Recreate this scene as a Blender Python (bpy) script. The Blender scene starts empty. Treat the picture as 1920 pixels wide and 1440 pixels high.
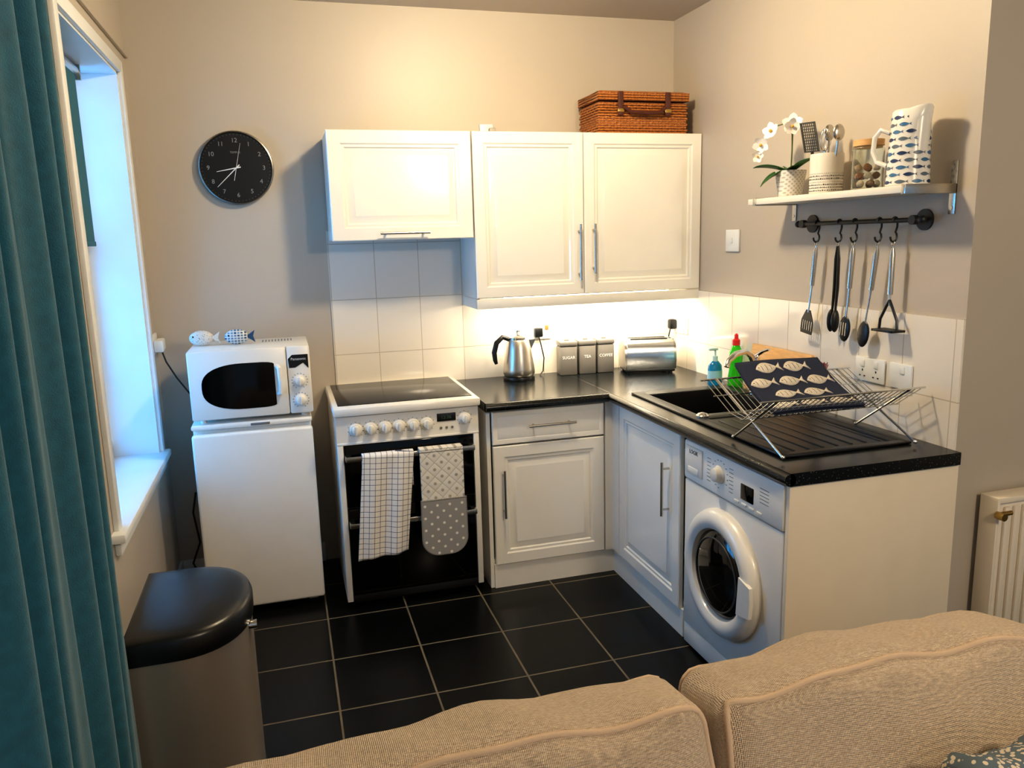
import bpy, bmesh, math, random
from mathutils import Vector, Matrix
random.seed(4)
SC=bpy.context.scene
COL=SC.collection
def lin(h):
    h=h.lstrip('#'); r=[int(h[i:i+2],16)/255 for i in (0,2,4)]
    return tuple((c/12.92 if c<=.04045 else ((c+.055)/1.055)**2.4) for c in r)+(1,)
MATS={}
def mat(name,col,rough=.5,metal=0,var=.04,vscale=8,bump=0,bscale=200,coat=0,trans=0,sheen=0,emit=None,es=0,ior=1.5,stretch=None,spec=None):
    if name in MATS: return MATS[name]
    m=bpy.data.materials.new(name); m.use_nodes=True; nt=m.node_tree; b=nt.nodes['Principled BSDF']
    c=lin(col) if isinstance(col,str) else col
    tc=nt.nodes.new('ShaderNodeTexCoord'); no=nt.nodes.new('ShaderNodeTexNoise'); no.inputs['Scale'].default_value=vscale
    src=tc.outputs['Object']
    if stretch:
        mp=nt.nodes.new('ShaderNodeMapping'); mp.inputs['Scale'].default_value=stretch; nt.links.new(src,mp.inputs[0]); src=mp.outputs[0]
    nt.links.new(src,no.inputs['Vector'])
    rp=nt.nodes.new('ShaderNodeValToRGB')
    rp.color_ramp.elements[0].position=.3; rp.color_ramp.elements[1].position=.7
    rp.color_ramp.elements[0].color=tuple(x*(1-var) for x in c[:3])+(1,)
    rp.color_ramp.elements[1].color=tuple(min(1,x*(1+var)) for x in c[:3])+(1,)
    nt.links.new(no.outputs['Fac'],rp.inputs[0]); nt.links.new(rp.outputs[0],b.inputs['Base Color'])
    b.inputs['Roughness'].default_value=rough; b.inputs['Metallic'].default_value=metal
    b.inputs['Coat Weight'].default_value=coat; b.inputs['Coat Roughness'].default_value=.05
    b.inputs['Transmission Weight'].default_value=trans; b.inputs['IOR'].default_value=ior
    if spec is not None: b.inputs['Specular IOR Level'].default_value=spec
    if sheen: b.inputs['Sheen Weight'].default_value=sheen
    if emit: b.inputs['Emission Color'].default_value=lin(emit); b.inputs['Emission Strength'].default_value=es
    if bump:
        n2=nt.nodes.new('ShaderNodeTexNoise'); n2.inputs['Scale'].default_value=bscale; nt.links.new(src,n2.inputs['Vector'])
        bp=nt.nodes.new('ShaderNodeBump'); bp.inputs['Strength'].default_value=bump; bp.inputs['Distance'].default_value=.002
        nt.links.new(n2.outputs['Fac'],bp.inputs['Height']); nt.links.new(bp.outputs[0],b.inputs['Normal'])
    MATS[name]=m; return m
def brick(name,c1,c2,cm,w,h,mortar,axes='xz',off=(0,0),rough=.2,mrough=.7,bumpd=.001,coat=0,rot=0,space='Object',ncol=None,spec=.5):
    m=bpy.data.materials.new(name); m.use_nodes=True; nt=m.node_tree; b=nt.nodes['Principled BSDF']; L=nt.links
    tc=nt.nodes.new('ShaderNodeTexCoord'); sp=nt.nodes.new('ShaderNodeSeparateXYZ'); L.new(tc.outputs[space],sp.inputs[0])
    cb=nt.nodes.new('ShaderNodeCombineXYZ')
    for i,a in enumerate(axes):
        ad=nt.nodes.new('ShaderNodeMath'); ad.operation='ADD'; ad.inputs[1].default_value=off[i]
        L.new(sp.outputs['XYZ'.index(a.upper())],ad.inputs[0]); L.new(ad.outputs[0],cb.inputs[i])
    v=cb.outputs[0]
    if rot:
        mp=nt.nodes.new('ShaderNodeMapping'); mp.inputs['Rotation'].default_value=(0,0,rot); L.new(v,mp.inputs[0]); v=mp.outputs[0]
    br=nt.nodes.new('ShaderNodeTexBrick'); br.offset=0; br.squash=1
    br.inputs['Scale'].default_value=1; br.inputs['Brick Width'].default_value=w; br.inputs['Row Height'].default_value=h
    br.inputs['Mortar Size'].default_value=mortar; br.inputs['Mortar Smooth'].default_value=.1
    br.inputs['Color1'].default_value=lin(c1); br.inputs['Color2'].default_value=lin(c2); br.inputs['Mortar'].default_value=lin(cm)
    L.new(v,br.inputs['Vector'])
    colout=br.outputs['Color']
    if ncol:
        no=nt.nodes.new('ShaderNodeTexNoise'); no.inputs['Scale'].default_value=ncol; no.inputs['Detail'].default_value=6; L.new(tc.outputs[space],no.inputs[0])
        mx=nt.nodes.new('ShaderNodeMixRGB'); mx.blend_type='OVERLAY'; mx.inputs[0].default_value=.5
        L.new(br.outputs['Color'],mx.inputs[1]); L.new(no.outputs['Fac'],mx.inputs[2]); colout=mx.outputs[0]
    L.new(colout,b.inputs['Base Color'])
    mr=nt.nodes.new('ShaderNodeMapRange'); mr.inputs[3].default_value=rough; mr.inputs[4].default_value=mrough
    L.new(br.outputs['Fac'],mr.inputs[0]); L.new(mr.outputs[0],b.inputs['Roughness'])
    if bumpd:
        bp=nt.nodes.new('ShaderNodeBump'); bp.inputs['Distance'].default_value=bumpd; bp.inputs['Strength'].default_value=.6; bp.invert=True
        L.new(br.outputs['Fac'],bp.inputs['Height']); L.new(bp.outputs[0],b.inputs['Normal'])
    b.inputs['Coat Weight'].default_value=coat; b.inputs['Specular IOR Level'].default_value=spec
    MATS[name]=m; return m
def speck(name,base,spots,scale=180,thr=.28,rough=.3):
    m=bpy.data.materials.new(name); m.use_nodes=True; nt=m.node_tree; b=nt.nodes['Principled BSDF']; L=nt.links
    tc=nt.nodes.new('ShaderNodeTexCoord'); v=nt.nodes.new('ShaderNodeTexVoronoi'); v.inputs['Scale'].default_value=scale; L.new(tc.outputs['Object'],v.inputs['Vector'])
    r=nt.nodes.new('ShaderNodeValToRGB'); r.color_ramp.elements[0].position=thr; r.color_ramp.elements[0].color=lin(spots); r.color_ramp.elements[1].position=thr+.04; r.color_ramp.elements[1].color=lin(base)
    L.new(v.outputs['Distance'],r.inputs[0]); L.new(r.outputs[0],b.inputs['Base Color']); b.inputs['Roughness'].default_value=rough
    MATS[name]=m; return m
# ---------------------------------------------------------------- geometry
def fr(o,right=(1,0,0),up=(0,0,1)):
    r=Vector(right).normalized(); u=Vector(up).normalized(); n=r.cross(u)
    M=Matrix.Identity(4)
    for i in range(3): M[i][0]=r[i]; M[i][1]=u[i]; M[i][2]=n[i]; M[i][3]=o[i]
    return M
_tc={}
class G:
    def __init__(s): s.v=[];s.f=[];s.m=[]
    def add(s,vs,fs,mi=0,M=None):
        o=len(s.v)
        for p in vs:
            p=Vector(p); s.v.append(M@p if M else p)
        for f in fs: s.f.append([i+o for i in f]); s.m.append(mi)
        return s
    def box(s,x0,x1,y0,y1,z0,z1,bev=0,mi=0,M=None,seg=2):
        bm=bmesh.new(); bmesh.ops.create_cube(bm,size=1)
        for v in bm.verts:
            v.co=Vector(((x0+x1)/2+v.co.x*abs(x1-x0),(y0+y1)/2+v.co.y*abs(y1-y0),(z0+z1)/2+v.co.z*abs(z1-z0)))
        if bev>0:
            bev=min(bev,.49*min(abs(x1-x0),abs(y1-y0),abs(z1-z0)))
            bmesh.ops.bevel(bm,geom=bm.edges[:],offset=bev,segments=seg,affect='EDGES',profile=.5)
        bm.verts.index_update()
        s.add([v.co.copy() for v in bm.verts],[[v.index for v in f.verts] for f in bm.faces],mi,M); bm.free(); return s
    def tube(s,pts,r,n=8,mi=0,closed=False,M=None,caps=True):
        P=[Vector(p) for p in pts]; k=len(P); R=r if isinstance(r,(list,tuple)) else [r]*k
        vs=[];fs=[]; prev=None
        for i,p in enumerate(P):
            if closed: t=(P[(i+1)%k]-P[i-1])
            else: t=P[min(i+1,k-1)]-P[max(i-1,0)]
            t.normalize()
            if prev is None:
                a=Vector((0,0,1)) if abs(t.z)<.9 else Vector((1,0,0)); prev=t.cross(a).normalized()
            else:
                prev=(prev-t*prev.dot(t)); 
                if prev.length<1e-6: prev=t.orthogonal()
                prev.normalize()
            b=t.cross(prev)
            for j in range(n):
                an=2*math.pi*j/n; vs.append(p+(prev*math.cos(an)+b*math.sin(an))*R[i])
        for i in range(k if closed else k-1):
            for j in range(n):
                a=i*n+j; b2=i*n+(j+1)%n; c=((i+1)%k)*n+(j+1)%n; d=((i+1)%k)*n+j
                fs.append([a,b2,c,d])
        if not closed and caps:
            fs.append(list(range(n))[::-1]); fs.append([(k-1)*n+j for j in range(n)])
        return s.add(vs,fs,mi,M)
    def cyl(s,p0,p1,r0,r1=None,n=24,mi=0,M=None):
        r1=r0 if r1 is None else r1
        return s.tube([p0,p1],[r0,r1],n,mi,M=M)
    def lathe(s,prof,c=(0,0,0),n=32,mi=0,M=None,sx=1,sy=1,closeb=True,closet=True):
        vs=[];fs=[];k=len(prof)
        for r,z in prof:
            for j in range(n):
                a=2*math.pi*j/n; vs.append((c[0]+r*math.cos(a)*sx,c[1]+r*math.sin(a)*sy,c[2]+z))
        for i in range(k-1):
            for j in range(n): fs.append([i*n+j,i*n+(j+1)%n,(i+1)*n+(j+1)%n,(i+1)*n+j])
        if closeb: fs.append(list(range(n))[::-1])
        if closet: fs.append([(k-1)*n+j for j in range(n)])
        return s.add(vs,fs,mi,M)
    def prism(s,poly,h0,h1,mi=0,M=None):
        n=len(poly); vs=[(x,y,h0) for x,y in poly]+[(x,y,h1) for x,y in poly]
        fs=[list(range(n))[::-1],list(range(n,2*n))]+[[i,(i+1)%n,n+(i+1)%n,n+i] for i in range(n)]
        return s.add(vs,fs,mi,M)
    def ell(s,c,r,mi=0,nu=20,nv=12,M=None):
        if not isinstance(r,(tuple,list)): r=(r,r,r)
        vs=[];fs=[]
        for i in range(nv+1):
            ph=math.pi*i/nv
            for j in range(nu):
                a=2*math.pi*j/nu; vs.append((c[0]+r[0]*math.sin(ph)*math.cos(a),c[1]+r[1]*math.sin(ph)*math.sin(a),c[2]-r[2]*math.cos(ph)))
        for i in range(nv):
            for j in range(nu): fs.append([i*nu+j,i*nu+(j+1)%nu,(i+1)*nu+(j+1)%nu,(i+1)*nu+j])
        return s.add(vs,fs,mi,M)
    def text(s,t,size,M,mi=0,align='CENTER'):
        key=(t,align)
        if key not in _tc:
            c=bpy.data.curves.new('txt','FONT'); c.body=t; c.size=1; c.align_x=align; c.align_y='CENTER'; c.resolution_u=3; c.extrude=.01
            o=bpy.data.objects.new('txt',c); COL.objects.link(o); bpy.context.view_layer.update()
            me=bpy.data.meshes.new_from_object(o.evaluated_get(bpy.context.evaluated_depsgraph_get()))
            _tc[key]=([v.co.copy() for v in me.vertices],[list(p.vertices) for p in me.polygons])
            bpy.data.objects.remove(o); bpy.data.meshes.remove(me)
        vs,fs=_tc[key]
        return s.add([(v.x*size,v.y*size,v.z*.05) for v in vs],fs,mi,M)
    def loops(s,loops,M=None,mi=0,cap=True,capb=True):
        vs=[];fs=[]
        for x0,x1,y0,y1,z in loops: vs+=[(x0,y0,z),(x1,y0,z),(x1,y1,z),(x0,y1,z)]
        for i in range(len(loops)-1):
            for j in range(4): fs.append([i*4+j,i*4+(j+1)%4,(i+1)*4+(j+1)%4,(i+1)*4+j])
        k=(len(loops)-1)*4
        if cap: fs.append([k,k+1,k+2,k+3])
        if capb: fs.append([3,2,1,0])
        return s.add(vs,fs,mi,M)
    def door(s,M,w,h,t=.02,ins=.07,mi=0):
        L=[]
        for i,z in [(0,-t),(0,-.004),(.004,0),(ins-.018,0),(ins-.011,-.005),(ins-.001,-.005),(ins+.005,-.011),(ins+.013,-.011),(ins+.036,-.001),(ins+.038,-.001)]:
            L.append((i,w-i,i,h-i,z))
        return s.loops(L,M,mi)
    def sheet(s,f,nu,nv,mi=0):
        vs=[];fs=[]
        for i in range(nu+1):
            for j in range(nv+1): vs.append(f(i/nu,j/nv))
        for i in range(nu):
            for j in range(nv):
                a=i*(nv+1)+j; fs.append([a,a+nv+1,a+nv+2,a+1])
        return s.add(vs,fs,mi)
def mkobj(name,g,mats,origin=(0,0,0),smooth=35,solid=0):
    me=bpy.data.meshes.new(name); o=Vector(origin)
    me.from_pydata([tuple(v-o) for v in g.v],[],g.f)
    if not isinstance(mats,(list,tuple)): mats=[mats]
    for m in mats: me.materials.append(m)
    me.polygons.foreach_set('material_index',g.m); me.polygons.foreach_set('use_smooth',[True]*len(g.f))
    me.update(); 
    bm=bmesh.new(); bm.from_mesh(me); bmesh.ops.recalc_face_normals(bm,faces=bm.faces); bm.to_mesh(me); bm.free()
    me.set_sharp_from_angle(angle=math.radians(smooth))
    ob=bpy.data.objects.new(name,me); COL.objects.link(ob); ob.location=o
    if solid:
        md=ob.modifiers.new('thickness','SOLIDIFY'); md.thickness=solid; md.offset=0
    return ob
def meta(o,label,cat,group=None):
    o['label']=label; o['category']=cat
    if group: o['group']=group
def solo(name,g,mats,label,cat,group=None,smooth=35,solid=0,origin=None):
    if origin is None:
        xs=[v.x for v in g.v];ys=[v.y for v in g.v];zs=[v.z for v in g.v]
        origin=((min(xs)+max(xs))/2,(min(ys)+max(ys))/2,min(zs))
    o=mkobj(name,g,mats,origin,smooth,solid); meta(o,label,cat,group); return o
class Thing:
    def __init__(s,name,label,cat,loc=(0,0,0),rotz=0,local=False,group=None):
        s.e=bpy.data.objects.new(name,None); COL.objects.link(s.e); s.e.empty_display_size=.05
        s.e.location=loc; s.e.rotation_euler=(0,0,rotz); s.loc=(0,0,0) if local else loc; meta(s.e,label,cat,group)
    def part(s,name,g,mats,parent=None,label=None,smooth=35,solid=0):
        o=mkobj(name,g,mats,s.loc,smooth,solid); o.location=(0,0,0); o.parent=parent or s.e
        if label: o['label']=label
        return o
def struct(name,g,mats,smooth=35):
    o=mkobj(name,g,mats,(0,0,0),smooth); o['kind']='structure'; return o
# ---------------------------------------------------------------- materials
wallm=mat('wall_paint','#bab0a2',.45,var=.03,vscale=1.5,bump=.15,bscale=60)
ceilm=mat('ceiling_paint','#c4b9a8',.7,var=.03,vscale=2)
white_gloss=mat('gloss_white_door','#f1eee6',.12,var=.01,coat=.7)
white_sat=mat('satin_white','#e8e5dd',.35,var=.015)
appl=mat('appliance_white','#e8e5de',.28,var=.015,coat=.2)
trimw=mat('trim_white','#e0e2e2',.35,var=.02)
cream=mat('panel_cream','#ebdfca',.4,var=.02)
steel=mat('brushed_steel','#c4c0b8',.26,1,var=.08,vscale=60,stretch=(1,1,12))
chrome=mat('chrome','#e6e6e6',.1,1,var=.02)
blackp=mat('black_plastic','#0a0b0d',.35,var=.1)
blackg=mat('black_glass','#040405',.07,var=.1,coat=.0,spec=.3)
blackm=mat('black_iron','#101011',.45,var=.1)
worktop=speck('worktop_laminate','#0a0d0f','#3f4a47',95,.17,.22)
sinkm=speck('composite_sink','#070809','#141618',600,.3,.42)
darkgrey=mat('dark_grey','#3a3b3c',.5)
print_grey=mat('printed_grey','#6a6f75',.5)
print_white=mat('printed_white','#dcdcdc',.5)
brass=mat('brass','#b89a5a',.3,1)
wood=mat('light_wood','#d8ab72',.5,var=.12,vscale=14,stretch=(1,1,8))
tile_back=brick('wall_tile_back','#e6dfd3','#e8e1d6','#bfb5a6',.222,.276,.002,'xz',(1.658+.222*30,-1.36+.276*30),.12,.7,.0006,coat=.3)
tile_right=brick('wall_tile_side','#e6dfd3','#e8e1d6','#bfb5a6',.222,.276,.002,'yz',(.65+.222*30,-1.346+.276*30),.12,.7,.0006,coat=.3)
floor_tile=brick('floor_tile','#040506','#060708','#6a6150',.352,.362,.004,'xy',(2.03+.352*30,1.044+.362*30),.28,.8,.0012,ncol=9,spec=.18)
# ---------------------------------------------------------------- room
XL=-2.707; H=2.756
struct('wall_back',G().box(-2.95,2.1,0,.12,0,H+.1),wallm)
struct('wall_right',G().box(0,.12,-2.011,0,0,H),wallm)
struct('wall_return',G().box(.12,2.1,-2.011,-1.9,0,H),wallm)
struct('wall_east',G().box(2.1,2.2,-6,0,0,H),wallm)
wy0,wy1,wz0,wz1=-1.25,-.25,.725,2.37
g=G().box(-2.96,XL,-6,wy0,0,H).box(-2.96,XL,wy1,0,0,H).box(-2.96,XL,wy0,wy1,0,wz0).box(-2.96,XL,wy0,wy1,wz1,H)
struct('wall_left',g,wallm)
struct('ceiling',G().box(-2.96,2.2,-6,.12,H,H+.1),ceilm)
struct('floor',G().box(-2.96,2.2,-6,.12,-.1,0),floor_tile)
struct('trim_1',G().box(-1.885,-1.21,-.008,0,.6,1.70).box(-1.21,0,-.008,0,.8,1.36),tile_back)
struct('trim_2',G().box(-.008,0,-2.011,-.008,.8,1.346),tile_right)
g=G()
fx0,fx1=-2.945,-2.895
for b in [(wy0,wy0+.05,wz0,wz1),(wy1-.05,wy1,wz0,wz1),(wy0,wy1,wz0,wz0+.06),(wy0,wy1,wz1-.06,wz1),(-.775,-.725,wz0,wz1),(wy0,wy1,1.62,1.67)]:
    g.box(fx0,fx1,b[0],b[1],b[2],b[3],.004)
g.box(-2.93,-2.926,wy0+.04,wy1-.04,wz0+.05,wz1-.05,mi=1)
glassm=mat('window_glass','#dff2ff',.02,trans=1,ior=1.05,var=.01)
struct('window_1',g,[trimw,glassm])
g=G()
aw=.05; ax=XL+.018
g.box(XL,ax,wy1-.002,wy1+aw,wz0-.02,wz1+aw,.004).box(XL,ax,wy0-aw,wy0+.002,wz0-.02,wz1+aw,.004).box(XL,ax,wy0-.01,wy1+.01,wz1-.002,wz1+aw,.004)
g.box(-2.90,XL+.002,wy1-.012,wy1+.001,wz0,wz1).box(-2.90,XL+.002,wy0-.001,wy0+.012,wz0,wz1).box(-2.90,XL+.002,wy0,wy1,wz1-.012,wz1+.001)
struct('trim_3',g,trimw)
struct('trim_4',G().box(-2.90,XL+.042,wy0-.09,wy1+.055,wz0-.03,wz0+.002,.006).box(XL,XL+.02,wy0-.06,wy1+.04,wz0-.08,wz0-.03,.004),trimw)
struct('trim_5',G().box(XL,XL+.014,-6,0,2.475,2.492,.003),wallm)
struct('baseboard_left',G().box(XL,XL+.015,-6,0,0,.1,.004),trimw)
struct('baseboard_back',G().box(XL+.015,-2.0,-.015,0,0,.1,.004),trimw)
struct('baseboard_return',G().box(.002,2.1,-2.026,-2.011,0,.1,.004),trimw)
tealb=mat('blind_fabric','#2f6570',.85,var=.05,bump=.2,bscale=400)
t=Thing('roller_blind','teal fabric roller blind inside the window recess','blind',(-2.84,-.78,2.3))
t.part('fabric',G().box(-2.832,-2.828,-1.21,-.44,1.66,2.33).box(-2.836,-2.824,-1.21,-.44,1.655,1.675,.003),tealb)
t.part('roller',G().cyl((-2.83,-1.22,2.335),(-2.83,-.43,2.335),.018).box(-2.85,-2.81,-.43,-.415,2.30,2.362).box(-2.85,-2.81,-1.232,-1.22,2.30,2.362),steel)
curt=mat('curtain_velvet','#14586d',.9,var=.14,vscale=40,sheen=.25,bump=.5,bscale=350)
def cf(u,v):
    z=.015+v*2.6; y=-1.965-u*.76
    ph=u*2*math.pi*5.5+.5*math.sin(v*3)
    a=.045*(1-.15*v)
    x=-2.60+a*math.sin(ph)+.012*math.sin(ph*2.3+1+v*2)
    return (x,y+.018*math.cos(ph),z)
t=Thing('curtain','long teal velvet curtain hanging in deep folds beside the window','curtain',(-2.6,-2.3,0))
t.part('cloth',G().sheet(cf,220,40),curt,smooth=80,solid=.004)
t=Thing('curtain_pole','dark metal curtain pole fixed above the window','curtain pole',(-2.6,-2.1,2.65))
t.part('pole',G().cyl((-2.6,-2.9,2.65),(-2.6,-1.42,2.65),.012).ell((-2.6,-1.41,2.65),.025),blackm)
t.part('bracket',G().cyl((-2.6,-1.6,2.65),(XL,-1.6,2.65),.008).cyl((XL+.008,-1.6,2.65),(XL,-1.6,2.65),.025),blackm)
t.part('bracket',G().cyl((-2.6,-2.8,2.65),(XL,-2.8,2.65),.008).cyl((XL+.008,-2.8,2.65),(XL,-2.8,2.65),.025),blackm)
# ---------------------------------------------------------------- clock
t=Thing('wall_clock','round black wall clock with steel rim and white numerals','clock',(-2.275,0,2.0))
M=fr((-2.275,0,2.0))
t.part('rim',G().lathe([(.158,0),(.168,.002),(.169,.02),(.166,.034),(.161,.036),(.159,.03)],n=64,M=M,closet=False),mat('clock_rim','#8f8a82',.3,1))
t.part('face',G().cyl((0,0,.002),(0,0,.024),.160,n=64,M=M),mat('clock_face','#08080a',.35))
clockw=mat('clock_print','#8f8f8f',.5)
for h in range(1,13):
    a=math.radians(90-30*h); t.part('numeral',G().text(str(h),.028,M@Matrix.Translation((.124*math.cos(a),.124*math.sin(a),.0245))),clockw)
t.part('brand_lettering',G().text('TEMPUS',.013,M@Matrix.Translation((0,.07,.0245))),clockw)
g=G()
for k in range(60):
    a=math.radians(6*k); r0=.149; r1=.154
    p=Vector((math.cos(a),math.sin(a),0)); q=Vector((-p.y,p.x,0))*.0005
    g.add([p*r0-q,p*r1-q,p*r1+q,p*r0+q],[[0,1,2,3]],0,M@Matrix.Translation((0,0,.0246)))
t.part('minute_track',g,clockw)
def hand(nm,ang,l,w,back,z,m):
    a=math.radians(90-ang); d=Vector((math.cos(a),math.sin(a),0)); q=Vector((-d.y,d.x,0))
    poly=[(d*-back-q*w),(d*l-q*w*.4),(d*l+q*w*.4),(d*-back+q*w)]
    t.part(nm,G().prism([(p.x,p.y) for p in poly],z,z+.001,M=M),m)
hand('hour_hand',259,.09,.003,.02,.027,print_white); hand('minute_hand',226,.125,.0025,.02,.029,print_white); hand('second_hand',13,.115,.0012,.06,.031,print_white)
# ---------------------------------------------------------------- fridge
X0,X1=-2.535,-2.03
t=Thing('fridge','white under-counter fridge with a microwave on top','fridge',((X0+X1)/2,-.27,0))
t.part('body',G().box(X0+.004,X1-.004,-.468,-.03,.02,.86,.006).box(X0,X1,-.50,-.03,.862,.885,.008)
   .box(X0+.03,X0+.07,-.44,-.4,0,.02).box(X1-.07,X1-.03,-.44,-.4,0,.02).box(X0+.03,X0+.07,-.1,-.06,0,.02).box(X1-.07,X1-.03,-.1,-.06,0,.02),appl)
t.part('door',G().box(X0,X1,-.518,-.472,.035,.845,.012,seg=3),appl)
t.part('badge',G().box(-2.29,-2.21,-.503,-.5,.868,.879,.001),print_grey)
X0,X1,Y0,Z0,Z1=-2.525,-2.02,-.50,.905,1.205
t=Thing('microwave','white microwave oven with black window and two dials','microwave',((X0+X1)/2,-.3,.885))
g=G().box(X0,X1,Y0+.03,-.13,Z0,Z1,.008)
for fxx in (X0+.04,X1-.04):
    for fy in (-.44,-.17): g.cyl((fxx,fy,.885),(fxx,fy,Z0+.002),.014,n=12)
for k in range(10): g.box(X1-.2+k*.014,X1-.195+k*.014,-.28,-.2,Z1,Z1+.0006,mi=1)
t.part('body',g,[appl,print_grey])
M=fr((X0,Y0,Z0))
d=t.part('door',G().box(X0,X0+.405,Y0,Y0+.03,Z0,Z1,.008),appl)
pts=[]
cx,cz=.222,.15
for k in range(48):
    a=2*math.pi*k/48; c,s_=math.cos(a),math.sin(a)
    x=cx+.172*math.copysign(abs(c)**(.9 if c<0 else .35),c); z=cz-.01+.10*math.copysign(abs(s_)**.75,s_)
    pts.append((min(x,.352),z))
t.part('window',G().prism(pts,-.004,.0015,M=M),blackg,parent=d)
t.part('handle',G().tube([(.365,.215,.0),(.372,.21,.018),(.376,.15,.024),(.372,.10,.018),(.365,.095,0)],.011,10,M=M),appl,parent=d)
g=G().box(X0+.407,X1,Y0,Y0+.03,Z0,Z1,.008)
g.prism([(.412,.245),(.43,.262),(.497,.262),(.497,.20),(.475,.225),(.44,.205),(.415,.205)],.0,.0015,mi=1,M=M)
g.text('Panasonic',.0165,M@Matrix.Translation((.456,.243,.0017)),2)
t.part('control_panel',g,[appl,blackp,print_white])
blu=mat('dial_blue','#5d7fa8',.5)
for z in (.145,.06):
    g=G().lathe([(.026,0),(.026,.004),(.021,.006),(.019,.018),(.016,.02)],M=M@Matrix.Translation((.455,z,0))).box(.452,.458,z-.018,z+.018,.018,.024,.001,M=M)
    for k in range(14):
        a=math.radians(-60+k*23); g.cyl((.455+.033*math.cos(a),z+.033*math.sin(a),-.001),(.455+.033*math.cos(a),z+.033*math.sin(a),.0008),.0022,n=8,mi=1,M=M)
    t.part('dial',g,[appl,blu])
def fish_orn(x,y,z,m1,m2,label,fl):
    t=Thing('fish_ornament',label,'ornament',(x,y,z),group=None)
    g=G(); g.ell((x,y,z+.036),(.052,.018,.034),0,24,14)
    g2=G().prism([(x+fl*.040,z+.036),(x+fl*.078,z+.062),(x+fl*.070,z+.036),(x+fl*.078,z+.008)],-.008,.008,M=Matrix(((1,0,0,0),(0,0,-1,y),(0,1,0,0),(0,0,0,1))))
    t.part('body',g,m1); t.part('tail',g2,m2)
    t.part('eye',G().ell((x-fl*.034,y-.0135,z+.044),.004),blackp)
fdot=speck('ceramic_dotted','#cfc8bd','#7c7468',120,.22,.4)
fblue=brick('ceramic_blue','#1f4a70','#7f9db4','#d6d6d2',.014,.012,.002,'xz',(9,9),.3,.3,0)
fish_orn(-2.475,-.30,1.205,fdot,fdot,'cream dotted ceramic fish standing on the microwave',1)
fish_orn(-2.325,-.32,1.205,fblue,mat('ceramic_navy','#24486b',.3),'blue and white ceramic fish on the microwave',1)
t=Thing('wall_socket','white double socket with plugs by the window','socket',(XL,-.1,1.2))
t.part('plate',G().box(XL,XL+.01,-.165,-.02,1.16,1.25,.004),trimw)
t.part('plug',G().box(XL+.01,XL+.05,-.155,-.105,1.17,1.225,.008),trimw)
t.part('plug',G().box(XL+.01,XL+.045,-.08,-.03,1.17,1.225,.008),trimw)
solo('power_cable',G().tube([(XL+.04,-.12,1.165),(XL+.05,-.11,1.12),(-2.62,-.10,1.04),(-2.56,-.09,.94),(-2.53,-.09,.895),(-2.49,-.10,.889)],.004),blackp,'black cable hanging from the socket to the microwave','cable')
solo('power_cable',G().tube([(-2.60,-.02,.45),(-2.62,-.03,.35),(-2.60,-.05,.2),(-2.64,-.06,.1),(-2.60,-.08,.006)],.005),blackp,'black cable trailing down the wall beside the fridge','cable')
# ---------------------------------------------------------------- cooker
CX0,CX1,CY=-1.935,-1.295,-.61
t=Thing('cooker','white freestanding electric cooker with black glass hob and doors','cooker',((CX0+CX1)/2,-.3,0))
t.part('body',G().box(CX0,CX1,CY+.03,-.03,.03,.90).box(CX0+.03,CX1-.03,CY+.05,-.05,0,.03,mi=1),[appl,blackp])
t.part('hob',G().box(CX0-.008,CX1+.008,CY-.022,-.012,.897,.934,.008).box(CX0+.016,CX1-.016,CY+.04,-.03,.932,.9365,.002,mi=1),[appl,mat('hob_glass','#0d0c0b',.14,spec=.35)])
M=fr((CX0,CY,0)); w=CX1-CX0
g=G().prism([(0,.77),(0,.892),(w,.892),(w,.77)],-.03,0,M=M)
g.box(.0,w,.765,.775,-.03,.004,.002,mi=0,M=M)
g.box(.448,.535,.835,.872,-.002,.003,.002,mi=1,M=M)
for k in range(3): g.cyl((.465+k*.026,.805,0),(.465+k*.026,.805,.003),.006,n=12,mi=2,M=M)
g.text('12:36',.022,M@Matrix.Translation((.49,.853,.0032)),3)
t.part('control_panel',g,[appl,blackp,print_grey,mat('display_green','#3a5a48',.5)])
for x in (.085,.149,.213,.275,.338,.400,.575):
    z=.832+(.01 if x>.5 else 0)
    g=G().lathe([(.029,0),(.029,.004),(.0265,.008),(.024,.012)],n=28,M=M@Matrix.Translation((x,z,0))).lathe([(.02,.012),(.018,.03),(.015,.032)],n=24,M=M@Matrix.Translation((x,z,0))).box(x-.005,x+.005,z-.019,z+.019,.028,.038,.002,M=M)
    for k in range(9):
        a=math.radians(-45+k*33.75); g.box(x+.034*math.cos(a)-.0015,x+.034*math.cos(a)+.0015,z+.034*math.sin(a)-.0015,z+.034*math.sin(a)+.0015,-.001,.0006,mi=1,M=M)
    t.part('knob',g,[appl,darkgrey])
def cdoor(z0,z1,hz,nm):
    d=t.part(nm,G().box(CX0+.028,CX1-.028,CY,CY+.028,z0,z1,.004),blackg)
    g=G().box(.03,w-.03,hz-.012,hz+.012,.038,.05,.004,M=M).box(.03,.055,hz-.012,hz+.012,-.001,.045,.003,M=M).box(w-.055,w-.03,hz-.012,hz+.012,-.001,.045,.003,M=M)
    t.part('handle',g,steel,parent=d)
cdoor(.475,.762,.71,'oven_door'); cdoor(.06,.468,.405,'oven_door')
t.part('side_strip',G().box(CX0,CX0+.026,CY-.004,CY+.03,.03,.765,.003),appl)
t.part('side_strip',G().box(CX1-.026,CX1,CY-.004,CY+.03,.03,.765,.003),appl)
t.part('drawer_front',G().box(CX0+.028,CX1-.028,CY+.004,CY+.03,.02,.056,.002),blackp)
HY=CY-.044
checkm=brick('check_cloth','#ece8e2','#e8e4de','#464c64',.0245,.0245,.0011,'xz',(9.3,9.1),.9,.9,0,rot=.07)
g=G()
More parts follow.
